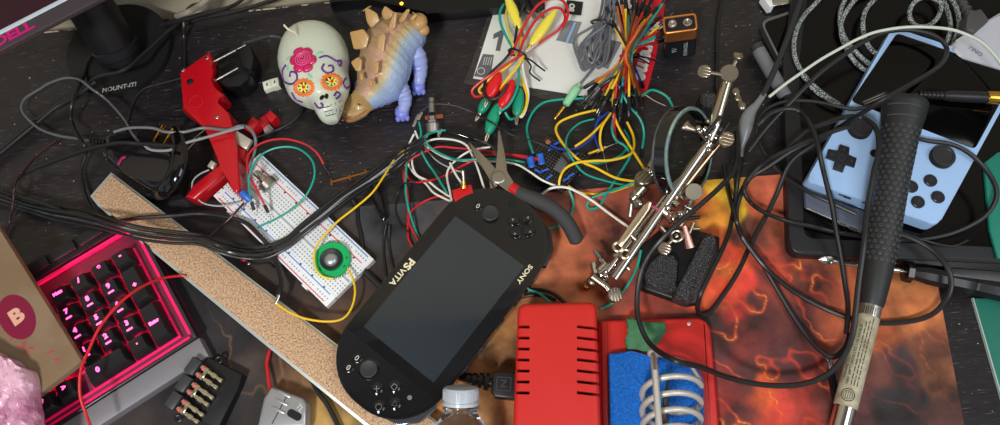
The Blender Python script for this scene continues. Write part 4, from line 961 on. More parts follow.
# ---- black probe sleeve and the wires around it
pb = thing('cable_splice_sleeve', 'glossy black sleeve joining thin wires just above the pliers tip', 'cable sleeve', P(465, 136, 10))
obj('sleeve', MB().lathe([(0, 1.4), (1, 3), (22, 3), (24, 2.4), (30, 1.6), (31, .8)], P(446, 130, 14), P(480, 141, 14), 16), black_gloss, pb)
obj('sleeve_tail', MB().tube(spline(PP([(478, 140, 14), (484, 142.5, 14), (492, 147, 12), (500, 158, 10)]), 6), .0012, 8), black_cable, pb)
WR = [('white wire sweeping from the switch lugs past the pliers to the circuit board', white_w, [(415, 131, 9), (420, 141, 10), (432, 150, 10), (450, 159, 12), (476, 161, 10), (502, 162, 8), (518, 165, 10), (530, 172, 14), (542, 180, 14), (556, 186, 12), (561, 187, 10)]),
 ('white wire arching under the black sleeve down to the console', white_w, [(424, 143, 10), (436, 139, 12), (454, 140, 12), (466, 145, 12), (472, 155, 14), (478, 169, 18), (485, 191, 20)]),
 ('outer white wire of the pair curving down to the console edge', white_w, [(414, 134, 9), (408, 148, 7), (408, 162, 5), (413, 172, 5), (426, 184, 8), (434, 193, 14), (450, 201, 22)]),
 ('inner white wire of the pair curving down to the console edge', white_w, [(418, 150, 8), (412, 160, 8), (416, 174, 8), (428, 181, 10), (438, 189, 14), (452, 198, 22)]),
 ('white wire looping from beside the jaws down to the red switch', white_w, [(490, 147, 14), (470, 151, 14), (454, 162, 14), (447, 174, 14), (450, 192, 18), (452, 202, 22)]),
 ('short white wire crossing diagonally left of the red toggle switch', white_w, [(450, 163, 16), (458, 178, 20), (470, 193, 24)]),
 ('upper red wire running from the switch lugs behind the jaws to the board', red_w, [(405, 166, 5), (410, 160, 6), (422, 153, 8), (438, 147, 9), (456, 148, 8), (478, 150, 6), (500, 153, 6), (526, 158, 10), (536, 161, 14)]),
 ('lower red wire running behind the jaws to the board', red_w, [(466, 163, 8), (478, 156, 6), (494, 154.5, 5), (515, 155, 8), (530, 157, 12), (540, 160, 14)]),
 ('red wire hooking back below the white wires', red_w, [(474, 160, 10), (458, 168, 9), (444, 176, 7), (428, 181, 5), (414, 182, 4), (407, 176, 4), (405, 168, 5)]),
 ('red wire dropping straight down beside the console', red_w, [(404, 170, 6), (404, 180, 6), (407, 190, 6), (408, 208, 6), (408, 234, 5), (410, 242, 5), (415, 251, 6)]),
 ('red wire curving from the red switch down beside the console', red_w, [(452, 196, 14), (443, 196, 10), (432, 198, 8), (420, 204, 6), (411, 212, 6), (409, 222, 6), (414, 233, 6), (421, 245, 10)]),
 ('teal wire crossing diagonally from the lugs to the console', green_w, [(419, 122, 12), (421, 133, 13), (420, 147, 12), (427, 162, 10), (434, 172, 10), (447, 193, 18)]),
 ('short teal wire entering the black sleeve', green_w, [(448, 130, 14), (434, 132, 14), (422, 138, 12), (410, 148, 8)]),
 ('teal wire following the white wires behind the jaws to the board', green_w, [(423, 137, 12), (430, 147, 12), (443, 155, 12), (458, 160, 8), (482, 159, 4), (510, 160, 5), (527, 163, 10)]),
 ('teal wire dropping down at the far left of the wires above the console', green_w, [(407, 160, 4), (406, 175, 3), (406, 196, 3), (412, 220, 3), (419, 238, 5)]),
 ('thin black wire arching over the bare desk from the silver switch to the board', black_cable, [(422, 118, 10), (424, 109, 12), (436, 104, 14), (456, 106, 14), (476, 114, 12), (494, 124, 20), (510, 134, 22), (530, 140, 18), (546, 146, 16), (562, 155, 17), (572, 168, 20)]),
 ('thin black wire looping on the grey corner of the mat', black_cable, [(416, 182, 3), (404, 184, 2.5), (397, 196, 3), (396, 212, 3), (402, 226, 3), (408, 232, 4)]),
 ('grey bare lead crossing the dark desk under the wires', MATS['grey_lead_skin'], [(425, 148, 2), (436, 160, 2), (452, 169, 2), (462, 172, 3)])]
for lb, m_, pts in WR: wire(lb, pts, .7 if 'thin black' in lb or 'grey bare' in lb else .98, m_)
# ---- perforated circuit board
pf = thing('circuit_board', 'small black perforated circuit board with blue capacitors and a chip', 'circuit board', P(555, 165, 5))
w = [(547, 135), (590, 157), (562, 193), (520, 168)]
obj('board', MB().prism(wpoly(w, 11), .0094, .011), mat('solder_mask_black', '15151a', .4), pf)
A_, B_, C_, D_ = [P(x, y, 11.1) for x, y in w]
mb = MB()
for i in range(15):
    for j in range(15):
        u, v = (i + .5) / 15, (j + .5) / 15; q_ = (A_ * (1 - u) + B_ * u) * (1 - v) + (D_ * (1 - u) + C_ * u) * v
        mb.box(q_, (.0007, .0007, .0002))
obj('solder_pads', mb, mat('pad_metal', 'a08a5c', .4, metal=.8), pf)
bx_ = (B_ - A_).normalized(); by_ = bx_.cross(V((0, 0, 1)))
BMt = Matrix((bx_, -by_, V((0, 0, 1)))).transposed().to_4x4()
def onb(px, py): m_ = BMt.copy(); m_.translation = P(px, py, 11.2); return m_ @ Matrix.Scale(.001, 4)
obj('chip', MB().box((0, 0, 2.6), (8, 20, 3.4), onb(563, 164), bev=.5), mat('chip_grey', '55585c', .5), pf)
for s_ in (-1, 1):
    ch_ = [MB().box((s_ * 4.6, -8.5 + k * 2.4, 1), (1.2, .8, 2.4), onb(563, 164)) for k in range(8)]
    for k in ch_: obj('chip_pin', k, silver, pf)
for x, y in ((531, 162), (541, 159)):
    a = P(x + 1, y + 5, 13); b_ = P(x - 1.5, y - 6, 19); obj('capacitor', MB().lathe([(0, 2.8), (.5, 3.2), (1.5, 3.2), (2, 2.9), (2.4, 3.2), (9.5, 3.2), (10, 2.7), (10, .1)], a, b_, 20), blue_pl, pf)
for x, y, an_ in ((557, 144, 60), (551, 150, 60), (575, 156, 60), (577, 163, 50), (545, 171, 50), (549, 178, 70), (571, 176, 60), (566, 180, 60), (538, 172, 0)):
    m_ = onb(x, y) @ RZ(an_); obj('resistor', MB().lathe([(-3.4, .5), (-3, 1.2), (-1.8, 1.2), (-1.5, .95), (1.5, .95), (1.8, 1.2), (3, 1.2), (3.4, .5)], m_ @ V((0, 0, 2)), m_ @ V((5, 0, 2)), 12), blue_pl, pf)
obj('sensor_can', MB().lathe([(0, 2.4), (3, 2.4), (3.4, 1.8)], P(548, 142, 11), P(548, 142, 15), 16), MATS['phenolic_brown'], pf)

# ---- loose jumpers
G = 'loose jumper wires right of the circuit board'
LJ = [('teal jumper wire making a wide arc left down to the circuit board', green_w, [(590, 98, 10), (572, 99, 8), (556, 100, 6), (543, 103, 4), (533, 112, 3), (527, 127, 3), (529, 141, 8), (533, 153, 14)], (0, 0)),
 ('yellow jumper wire bowing left then crossing right to the clamp', yellow_w, [(596, 110, 12), (576, 115, 12), (560, 122, 12), (556, 131, 14), (564, 145, 20), (579, 160, 24), (596, 168, 22), (616, 178, 22), (636, 181.5, 26)], (0, 0)),
 ('thin teal jumper wire passing over the circuit board chip to the clamp', green_w, [(594, 119, 10), (580, 123, 12), (569, 133, 14), (566, 145, 18), (571, 157, 22), (584, 173, 20), (606, 181, 18), (630, 186, 20)], (0, 0)),
 ('blue jumper wire reaching the top of the circuit board', blue_w, [(609, 112, 10), (598, 121, 10), (594, 135, 9), (586, 143, 10), (574, 149, 14), (560, 149, 16), (550, 145, 14)], (0, 0)),
 ('short blue jumper wire dropping below the bundle', blue_w, [(600, 115, 8), (595, 129, 6), (596, 141, 5), (600, 149, 5)], (0, 0)),
 ('yellow jumper wire slanting to the right corner of the circuit board', yellow_w, [(607, 119, 8), (594, 132, 10), (586, 139, 12), (575, 146.5, 13)], (0, 0)),
 ('yellow jumper wire hanging in a short bow under the bundle', yellow_w, [(611, 113, 8), (602, 127, 8), (600, 141, 6), (603, 151, 4)], (0, 0)),
 ('yellow jumper wire running straight diagonally to the lens bracket', yellow_w, [(614, 88, 20), (613, 102, 18), (615, 118, 16), (620, 130, 14), (628, 143, 14), (638, 159, 18), (645, 170, 24)], (0, 0)),
 ('yellow jumper wire in a big hook ending below the chip', yellow_w, [(627, 122, 8), (633, 135, 8), (634, 147, 10), (629, 155, 16), (612, 160, 24), (592, 161, 26), (576, 163, 26), (565, 169, 24), (560, 178, 16), (559, 186, 12)], (0, 0)),
 ('stub of yellow wire lying alone under the loops', yellow_w, [(588, 154, 4), (606, 147, 4)], (0, 0)),
 ('red jumper wire hanging straight down from the bundle', red_w, [(619, 88, 20), (615, 105, 18), (614, 120, 12), (615, 133, 8), (617, 143, 6)], (0, 0)),
 ('teal jumper wire falling in a long curve right of the bundle', green_w, [(619, 86, 24), (628, 104, 18), (640, 119, 12), (644, 133, 6), (642, 150, 4)], (0, 1)),
 ('teal jumper wire winding down into a loop on the orange mat', green_w, [(613, 120, 8), (612, 130, 6), (616, 140, 6), (625, 146, 8), (630, 155, 10), (626, 164, 10), (618, 176, 10), (609, 190, 8), (600, 205, 6), (592, 209, 5), (587, 206, 5), (592, 198, 8), (606, 193, 12), (620, 188, 18), (636, 182, 24)], (0, 0)),
 ('short teal jumper wire tucked under the yellow ones', green_w, [(624, 130, 5), (629, 140, 5), (626, 150, 4), (616, 158, 4), (600, 163, 4), (588, 162, 6)], (0, 0)),
 ('yellow jumper wire lying lowest, beside the teal loop', yellow_w, [(567, 185, 8), (578, 192, 4), (596, 194, 3), (614, 191, 6), (634, 184, 18)], (0, 0)),
 ('teal jumper wire dropping from the board to the mat by the pliers grip', green_w, [(569, 190, 8), (573, 200, 5), (572, 211, 4), (566, 221, 4), (556, 227, 4), (545, 229, 4)], (0, 0)),
 ('white wire crossing the orange mat towards the clamp', white_w, [(541, 195, 6), (552, 188, 14), (568, 188, 14), (588, 198, 6), (610, 214, 5), (630, 228, 10), (645, 236, 14)], (0, 0)),
 ('teal jumper wire arching right of the bundle to the lens', green_w, [(622, 80, 20), (628, 92, 18), (640, 96, 16), (652, 90, 14), (666, 96, 12), (673, 107, 10)], (0, 0)),
 ('teal wire loop showing between the sponge stand and the clamp', green_w, [(641, 250, 12), (636, 270, 6), (624, 290, 4), (612, 303, 4), (600, 309, 4)], (0, 0))]
for lb, m_, pts, en in LJ: jumper('jumper_wire', lb, pts, 1.15 if 'thin' not in lb else .9, m_, ends=en)
# ---- tied jumper bundle
tops = [((611, 18, 26), yellow_w), ((617, 10, 22), grey_w), ((622, 4, 30), orange_w), ((627, 12, 26), blue_w), ((632, 9, 30), orange_w), ((636, 14, 26), brown_w), ((639, 12, 32), red_w), ((645, 16, 28), orange_w), ((649, 20, 30), orange_w), ((651, 26, 26), blue_w),
        ((663, 3, 34), green_w), ((660, 25, 32), yellow_w), ((660, 31, 26), red_w), ((656, 37, 30), green_w), ((657, 42, 22), red_w), ((615, 26, 20), black_cable), ((655, 12, 22), grey_w), ((643, 5, 24), black_cable)]
bots = [(597, 92), (602, 97), (607, 92), (612, 99), (617, 95), (622, 101), (627, 96), (632, 101), (637, 97), (641, 90), (600, 104), (606, 108), (615, 108), (621, 112), (629, 109), (636, 106), (594, 99), (610, 88)]
random.seed(3); cn = {id(yellow_w): 'yellow', id(grey_w): 'grey', id(orange_w): 'orange', id(blue_w): 'blue', id(brown_w): 'brown', id(red_w): 'red', id(green_w): 'teal', id(black_cable): 'black'}
lab = ['yellow wire at the outer edge of the tied jumper bundle', 'grey wire beside the yellow one in the tied jumper bundle', 'leftmost long orange wire of the tied jumper bundle', 'upright blue wire of the tied jumper bundle', 'second orange wire, right of the upright blue one, tied bundle', 'brown wire in the tied jumper bundle', 'upright red wire in the tied jumper bundle', 'third orange wire slanting through the tied jumper bundle', 'orange wire slanting lowest through the tied jumper bundle', 'slanting blue wire of the tied jumper bundle',
       'teal wire rising highest from the tied bundle past the battery', 'yellow wire reaching towards the battery from the tied bundle', 'upper red wire reaching towards the battery from the tied bundle', 'lower teal wire of the tied bundle beside the battery', 'lowest red wire of the tied bundle beside the battery', 'black wire at the outer edge of the tied jumper bundle', 'grey wire slanting behind the orange ones in the tied bundle', 'black wire standing among the tops of the tied bundle']
for i, ((tx, ty, tz), m_) in enumerate(tops):
    bx_, by2 = bots[i]; off = (i % 6 - 2.5) * 1.7; zz = 16 + (i % 5) * 3.2
    kx = 629 + off; pts = [(tx, ty, tz), (tx * .55 + kx * .45, ty * .55 + 50 * .45, (tz + zz) / 2 + 2), (kx, 52 + random.uniform(-1, 1), zz), (kx * .6 + bx_ * .4 + random.uniform(-2, 2), 68, zz - 2), (bx_, by2 - 8, 9 + (i % 3) * 2)]
    jumper('bundled_jumper_wire', lab[i], pts, 1.1, m_, ends=(1, 1), hl=12, hr=1.75, group='jumper wires in the tied bundle')
for i in range(14):
    m_ = [orange_w, blue_w, red_w, yellow_w, green_w, orange_w, brown_w][i % 7]; tx, ty = 617 + i * 2.9, 6 + (i * 7) % 19; bx_, by2 = 594 + i * 3.5, 90 + (i * 5) % 17
    kx = 626 + (i * 3) % 9; pts = [(tx, ty, 14 + (i * 5) % 9), (tx * .5 + kx * .5, 30, 16), (kx, 53, 14 + (i * 2) % 7), (kx * .6 + bx_ * .4, 70, 12), (bx_, by2 - 8, 6 + (i % 3) * 3)]
    jumper('bundled_jumper_wire', 'coloured jumper wire with black ends buried inside the tied bundle', pts, 1.1, m_, ends=(1, 1), hl=12, hr=1.75, group='jumper wires in the tied bundle')
def tie(label, pts, r=1.2, tails=(), z=20):
    t = thing('cable_tie', label, 'cable tie', P(*pts[0]))
    obj('band', MB().tube(spline(PP(pts, z), 5, True), r / 1000, 8, True), black, t)
    for q_ in tails: obj('tail', MB().tube(spline(PP(q_, z), 5), r / 1000 * .8, 6), black, t)
tie('black twist tie round the coloured jumper bundle', [(622, 55, 24), (628, 53, 31), (637, 54, 29), (639, 56, 16), (630, 58, 9), (621, 57, 12)], 1.1, [[(638, 56, 24), (648, 58, 20), (656, 61, 16)], [(637, 57, 24), (646, 62, 18), (649, 64, 14)]])

# ---- clear bag with white card
pk = thing('header_card_bag', 'clear plastic bag with a white card printed with a grey 1', 'packaged card', P(550, 60, 0))
obj('card', MB().prism(wpoly([(502, -14), (473, 78), (560, 92), (613, 101), (634, -14)], 2), .0008, .0018), mat('white_card', 'e9ebe6', .4), pk)
mb = MB(); NXb, NYb = 40, 26; vs = []; fs = []
c00, c10, c01, c11 = P(500, -14, 3), P(638, -14, 3), P(464, 84, 3), P(612, 112, 3)
for j in range(NYb):
    for i in range(NXb):
        u, v = i / (NXb - 1), j / (NYb - 1); p = (c00 * (1 - u) + c10 * u) * (1 - v) + (c01 * (1 - u) + c11 * u) * v
        p.z = .0035 + .0032 * abs(noise.fractal(V((p.x * 60, p.y * 60, 4)), 1, 2, 3)) + .0018 * max(0, noise.noise(p * 160)); vs.append(p)
for j in range(NYb - 1):
    for i in range(NXb - 1): a = j * NXb + i; fs.append((a, a + 1, a + NXb + 1, a + NXb))
nb = len(vs); vs += [v - V((0, 0, .0002)) for v in vs]; vs = vs[:nb]
def film():
    M = mat('clear_film', 'ffffff', .08); nt = M.node_tree; o_ = [n for n in nt.nodes if n.type == 'OUTPUT_MATERIAL'][0]; nt.nodes.remove(nt.nodes['Principled BSDF'])
    t = nt.nodes.new('ShaderNodeBsdfTransparent'); g = nt.nodes.new('ShaderNodeBsdfGlossy'); g.inputs['Roughness'].default_value = .12; mx = nt.nodes.new('ShaderNodeMixShader'); mx.inputs[0].default_value = .07; nt.links.new(t.outputs[0], mx.inputs[1]); nt.links.new(g.outputs[0], mx.inputs[2]); nt.links.new(mx.outputs[0], o_.inputs[0]); return M
filmm = film()
mb.add(vs, fs); obj('clear_bag', mb, filmm, pk, recalc=False, ang=60)
pg = mat('print_grey', '5c5f68', .5)
obj('numeral', MB().prism(wpoly([(493.5, 34), (501, 30), (504.5, 31), (500, 51), (495.5, 50.5), (498.6, 36.5), (493, 39)], 2), .0017, .0020), pg, pk)
obj('printed_patch', MB().prism(wpoly([(483, 54), (494, 55), (490, 79), (474, 76)], 1.9), .0017, .0020), pg, pk)
mb = MB()
for k in range(4):
    M, L_ = F(483 + k * 2.3, 65, 485 + k * 2.3, 57, 2.1); mb.box((L_ / 2, 0, 0), (L_, .6, .15), M)
mb.torus((0, 0, 0), .0035, .0004, Matrix.Translation(P(481, 71, 2.1)), 20, 6)
obj('printed_lines', mb, print_white, pk)
obj('black_label', MB().prism(wpoly([(567, 0), (583, 2), (581, 15), (564, 13)], 5), .0042, .0050), mat('label_black', '18181a', .5), pk)
M, L_ = F(571, 14, 573, 1, 5.1); obj('label_letters', MB().text('SO', 7, M @ T(L_ / 2, 0, 0) , .2, bold=.5), print_white, pk)
obj('blue_strip', MB().prism(wpoly([(574, 22), (576.5, 22.5), (568, 43), (565.5, 42)], 5), .0042, .0050), mat('pale_blue_strip', '8fb4dc', .4), pk)
obj('grey_panel', MB().prism(wpoly([(566, 20), (582, 22), (573, 44), (556, 40)], 2.2), .0017, .0022), mat('print_silver', '85898e', .35), pk)
obj('grey_panel', MB().prism(wpoly([(611, 40), (622, 42), (608, 69), (597, 65)], 2.2), .0017, .0022), MATS['print_silver'], pk)
# ---- red sticker
rs = thing('red_sticker', 'red sticker with white lettering lying under the jumper bundle', 'sticker', P(648, 60, 0))
obj('sheet', MB().prism(wpoly([(640, -10), (668, -10), (655, 62), (645, 98), (628, 92)], 1.6), .0004, .0014), mat('sticker_red', 'c21528', .4), rs)
M, L_ = F(661, 2, 637, 99, 1.7); obj('lettering', MB().text('Supreme', 19, M @ T(L_ / 2, -1, 0), .15, bold=.9, shear=.2), print_white, rs)

# ---- alligator clip leads
def gator(name, label, bootm, wm, clips, paths, cat='clip lead'):
    t = thing(name, label, cat, P(clips[0][0], clips[0][1], 5))
    for x0_, y0_, z0_, x1_, y1_, z1_, sc__ in clips:      # wide wire end -> jaw end
        a, b_ = P(x0_, y0_, z0_), P(x1_, y1_, z1_); L_ = (b_ - a).length * 1000; R = axis_frame(b_ - a).to_4x4(); R.translation = a
        mb = MB(); rings = []
        for f, rx, ry in ((0, 1.3, 1.3), (.06, 2.2, 2.2), (.2, 3.4, 3), (.45, 4.6, 3.6), (.7, 4.4, 3.4), (.88, 3.4, 2.8), (.98, 2.2, 2.0), (1, 1.6, 1.5)):
            rings.append([V((rx * sc__ * math.cos(q * PI / 9), ry * sc__ * math.sin(q * PI / 9), L_ * f)) / 1000 for q in range(18)])
        mb.loft(rings, R); bt = obj('clip_boot', mb, bootm, t)
        d = (b_ - a).normalized(); s_ = R.to_3x3().col[0]
        for k in (-1, 1): obj('clip_jaw', MB().tube([b_ - d * .002, b_ + s_ * k * .0011 + d * .003, b_ + s_ * k * .0004 + d * .0085], [.0012, .0012, .0007], 8), nickel, bt)
    for pts in paths: obj('lead_wire', MB().tube(spline(PP(pts), 7), .0013, 8), wm, t)
yb = mat('yellow_vinyl', 'ead94c', .3, coat=.2); rb = mat('red_vinyl', 'd8161c', .28, coat=.2)
gator('alligator_clip_lead', 'yellow clip lead with its two yellow boots pointing up the bundle', yb, yellow_w, [(506, -6, 24, 520, 29, 20, 1.15), (556, 10, 30, 531, 45, 24, 1.15)],
      [[(520, 30, 20), (521, 42, 22), (519, 52, 22), (508, 66, 20), (494, 76, 18), (484, 84, 14), (479, 90, 10), (482, 94, 8)], [(531, 45, 24), (526, 52, 24), (518, 66, 24), (508, 78, 22), (499, 90, 18)], [(518, 50, 18), (519, 72, 14), (527, 96, 10), (523, 113, 8), (515, 114, 8), (514, 104, 8)]])
gator('alligator_clip_lead', 'red clip lead with two red boots below the tie', rb, red_w, [(500, 73, 22, 488, 99, 18, 1.35), (513, 80, 22, 501, 108, 16, 1.35)],
      [[(518, 56, 24), (524, 40, 26), (536, 20, 28), (550, 9, 28), (561, 9, 28), (565, 19, 28), (558, 30, 26), (545, 39, 24), (528, 51, 24), (510, 62, 26), (492, 74, 24), (478, 84, 18), (472, 91, 14), (476, 97, 12), (486, 94, 14)], [(511, 56, 22), (522, 30, 26), (536, 7, 30), (550, -1, 30), (563, 1, 30), (568, 14, 30), (562, 28, 28)]])
gator('alligator_clip_lead', 'green clip lead with green boots at the bottom of the bundle', teal_clip, green_w, [(498, 104, 16, 488, 134, 10, 1.25), (520, 88, 14, 517, 116, 10, 1.15), (490, 96, 12, 480, 113, 8, 1.1)],
      [[(514, 50, 20), (507, 38, 22), (501, 24, 20), (500, 12, 18), (504, 4, 18)], [(516, 54, 20), (519, 74, 22), (516, 92, 22), (508, 106, 20), (498, 112, 18)], [(505, 112, 12), (510, 119, 8), (517, 117, 6)]])
gator('alligator_clip_lead', 'white clip lead running down beside the green and yellow wires', white_pl, white_w, [], []) if False else None
cable('clip_lead_wire', 'white lead wire looping out beside the alligator clips', [(548, 30, 20), (536, 42, 22), (524, 54, 20), (523, 70, 16), (528, 92, 10), (526, 108, 8), (521, 117, 7), (516, 110, 9)], 1.3, white_w, 'wire')
cable('clip_lead_wire', 'grey-white lead wire slanting up to the sticker from the tie', [(562, 24, 16), (548, 36, 18), (534, 46, 18), (522, 56, 18), (512, 74, 14)], 1.3, mat('greyish_wire', 'c2c0ba', .4), 'wire')
cable('clip_lead_wire', 'black lead wire curling under the red boots', [(524, 4, 26), (518, 22, 22), (514, 44, 20), (506, 58, 18), (488, 76, 16), (484, 92, 22), (490, 99, 24), (500, 96, 26), (508, 84, 28)], 1.3, black_cable, 'wire')
cable('clip_lead_wire', 'yellow-green lead wire rising beside the first yellow boot', [(509, 2, 16), (506, 16, 18), (509, 32, 20), (514, 48, 20)], 1.3, mat('lime_wire', 'cfc85a', .4), 'wire')
for k, (x, y, x2, y2, lb) in enumerate(((520, 0, 532, 14, 'black clip boot at the top edge beside the yellow boot'), (530, -4, 540, 12, 'black clip boot at the top edge under the red loop'))):
    gator('black_clip', lb, black, black_cable, [(x, y, 16, x2, y2, 14, 1.0)], [], 'clip')
tie('black twist tie with curling ends round the alligator clip leads', [(509, 50, 24), (514, 49, 30), (524, 54, 30), (526, 58, 22), (518, 57, 12), (510, 53, 12)], 1.1, [[(525, 57, 24), (532, 61, 20), (538, 66, 14), (545, 71, 10)], [(525, 58, 22), (531, 66, 16), (530, 73, 12), (540, 81, 8)]])
# ---- grey audio cable
gp = []
random.seed(5)
for k in range(7):
    ub = (604 + k * 2.6, -8 + (k % 3) * 3, 14 + (k % 4) * 4); lb = (577 + ((k * 5) % 7) * 3.6, 56 + ((k * 3) % 5) * 2.5, 10 + (k % 3) * 4)
    ti = 596 + ((k * 3) % 7) * 1.8
    gp += [ub, (ti + 1, 22, 16 + ((k * 2) % 5) * 3), (lb[0] - 2 + ((k * 5) % 7) * .3, lb[1] - 18, lb[2] + 2), lb, (lb[0] + 5, lb[1] + 4, lb[2]), (lb[0] + 10, lb[1] - 8, lb[2] + 4), (ti + 6, 24, 14 + (k % 5) * 3)]
gp += [(612, -6, 20), (602, 24, 24), (600, 48, 18), (596, 62, 14), (588, 74, 12), (578, 86, 9)]
ac = thing('audio_cable', 'coiled grey audio cable with a mint green plug lying on the bag', 'audio cable', P(590, 40, 4))
obj('grey_cord', MB().tube(spline(PP(gp), 5), .00125, 8), mat('grey_cord_skin', '6a6e76', .4), ac)
a, b_ = P(577, 88, 9), P(564, 107, 7)
pg_ = obj('mint_plug', MB().lathe([(-5, 1.6), (-1, 2.2), (0, 4), (1, 4.4), (9, 4.4), (10, 4.0), (19, 3.6), (20, 2.6)], a, b_, 20), mat('mint_plastic', '8fcfa0', .4), ac, label='mint green plug')
b2 = P(554, 120, 5); obj('plug_pin', MB().lathe([(0, 1.7), (3.5, 1.7), (3.6, 1.4), (4.2, 1.4), (4.3, 1.7), (7, 1.7), (7.1, 1.4), (7.6, 1.4), (7.7, 1.7), (11, 1.7), (11.2, 1.3), (12, 1.3), (12.2, 1.6), (14, 1.3), (15, .5)], b_, b2, 16), gold, pg_)
tie('black twist tie round the coiled grey audio cable', [(592, 21, 22), (599, 20, 32), (611, 25, 30), (612, 28, 18), (602, 26, 8), (592, 23, 10)], 1.0)
# ---- loose ends
wire('bare silver wire lead lying across the gap below the tied bundle', [(584, 109, 3), (592, 98, 6), (600, 90, 10)], .5, silver, name='component_lead', cat='wire lead')
wire('dark pin lead sticking out right of the tied bundle', [(644, 94, 10), (655, 101, 6), (666, 106, 3)], .5, dull, name='component_lead', cat='wire lead')
wire('grey lead lying under the yellow hooks', [(597, 153, 3), (607, 147, 5), (617, 143, 5)], .5, dull, name='component_lead', cat='wire lead')
wire('dark thin lead standing by the clamp under the teal wires', [(603, 152, 3), (606, 164, 3), (608, 172, 3)], .5, dull, name='component_lead', cat='wire lead')

# ---- nine volt battery
bt = thing('nine_volt_battery', 'black and copper nine volt battery standing on end', 'battery', P(679, 50, 0))
M0, L_ = F(664.5, 59, 695, 58, 0); Wb = L_
M = M0 @ T(Wb / 2, 0, .6) @ RY(-10) @ T(0, 8.5, 0) @ RX(0)
def bb(z0_, z1_, ins, m_, nm, lb=None): return obj(nm, MB().prism(rrect(Wb - 2 * ins, 17 - 2 * ins, 2.4, 4), z0_, z1_, M, bev=.3), m_, bt, lb)
bb(1.5, 30, 0, mat('battery_black', '1d1f22', .25, metal=.3), 'black_wrap'); bb(30, 44, 0, mat('battery_copper', 'b4713a', .25, metal=.75), 'copper_band', 'copper upper band')
obj('rim', MB().tube([M @ V((x, y, 44.6)) for x, y in rrect(Wb - 1, 16, 2.4, 4)], .0009, 8, True), mat('rim_orange', 'd98a48', .3, metal=.6), bt)
bb(43.5, 44.8, 1.6, black, 'top_plate')
for sx, hexa in ((-1, 6), (1, 20)):
    a = M @ V((sx * 6.6, 0, 44.6)); up = M @ V((sx * 6.6, 0, 60)); obj('terminal', MB().lathe([(0, 3.9), (.8, 3.9), (1, 2.7), (3, 2.7), (3.4, 3.2 if hexa == 6 else 2.4), (3.2, 1.6), (2, 1.5)], a, up, 20 if hexa != 6 else 8), silver, bt)
obj('lettering', MB().text('DURACELL', 4.6, M @ T(5, -8.62, 15) @ RX(90) @ RZ(90), .08, bold=.1).text('9V', 7, M @ T(-5, -8.62, 15) @ RX(90) @ RZ(90), .08), mat('battery_print', '9a9ea2', .5), bt)
# ================================================================== helping hand, soldering stand, right side
def carve(mb, cutters):
    def tmp(b_):
        me = bpy.data.meshes.new('shape'); me.from_pydata([tuple(v) for v in b_.v], [], b_.f); me.update()
        bm = bmesh.new(); bm.from_mesh(me); bmesh.ops.recalc_face_normals(bm, faces=bm.faces); bm.to_mesh(me); bm.free()
        o = bpy.data.objects.new('shape', me); COL.objects.link(o); return o
    a = tmp(mb); b_ = tmp(cutters); md = a.modifiers.new('cut', 'BOOLEAN'); md.operation = 'DIFFERENCE'; md.solver = 'EXACT'; md.object = b_
    dg = bpy.context.evaluated_depsgraph_get(); dg.update(); me = bpy.data.meshes.new_from_object(a.evaluated_get(dg))
    out = MB(); out.add([v.co.copy() for v in me.vertices], [tuple(p.vertices) for p in me.polygons])
    for o in (a, b_): bpy.data.objects.remove(o)
    return out
def rod(px0, px1, r, m_, nm, par, n=18, lab=None, ends=.5):
    a, b_ = P(*px0), P(*px1); L_ = (b_ - a).length * 1000
    return obj(nm, MB().lathe([(0, r - ends), (ends, r), (L_ - ends, r), (L_, r - ends)], a, b_, n), m_, par, lab)
def disc(c, ax, r, th, m_, nm, par, ribs=0, lab=None):
    """thumb screw head facing along ax, optionally with grooves across its face"""
    ax = ax.normalized(); a = c - ax * th / 2000
    R = axis_frame(ax).to_4x4(); R.translation = a; R = R @ Matrix.Scale(.001, 4)
    mb = MB().lathe([(0, r - .6), (.6, r), (th - .6, r), (th, r - .6), (th, .1)], a, a + ax, 28)
    o_ = obj(nm, mb, m_, par, lab)
    for k in range(ribs):
        y = (k - (ribs - 1) / 2) * (2 * r / (ribs + .6)); w_ = 2 * math.sqrt(max(0, r * r - y * y)) * .93
        mbr = MB().box((0, y, th + .25), (w_, r / ribs * .9, .7), R @ RZ(35), bev=.2); obj('groove_ridge', mbr, m_, o_)
    return o_
TOC = lambda p: ((CAM - p).normalized() + V((.1, .28, 0))).normalized()
hh = thing('helping_hand', 'chrome helping hand stand with round lens, rods, clamps and black cast base', 'helping hand tool', P(670, 260, 0))
cast = mat('black_cast_iron', '161618', .3, bump=(900, 1.0, 2.2), spec=.8, vary=('77797c', 1000, .5, .7))  # pale speckle puts the sparkle of the rough surface into its colour
obj('cast_base', MB().prism(wpoly([(641, 246), (664, 226), (700, 230), (720, 236), (720, 256), (697, 304), (688, 305), (640, 288)], 10), .0018, .010, bev=.003, seg=3), mat('cast_base_black', '141416', .45), hh)
obj('textured_block', MB().prism(wpoly([(704, 235), (711, 232), (717, 237), (717, 247), (694, 299), (689, 301), (676, 296), (677, 289)], 30), .008, .030, bev=.003, seg=3), cast, hh)
obj('textured_block', MB().prism(wpoly([(650, 262), (660, 253), (674, 254), (679, 262), (677, 291), (668, 291), (647, 283), (644, 272)], 20), .008, .020, bev=.003, seg=3), cast, hh)
obj('textured_block', MB().prism(wpoly([(701, 92), (715, 91), (719, 98), (716, 107), (703, 108), (699, 101)], 26), .001, .026, bev=.003), cast, hh)
rod((715, 133, 62), (614, 279, 34), 3.5, chrome, 'long_rod', hh); rod((720, 142, 52), (640, 243, 36), 2.7, mat('warm_chrome', 'c9ae8e', .14, metal=1), 'long_rod', hh)
rod((704, 146, 50), (607, 272, 30), 2.1, chrome, 'thin_rod', hh)
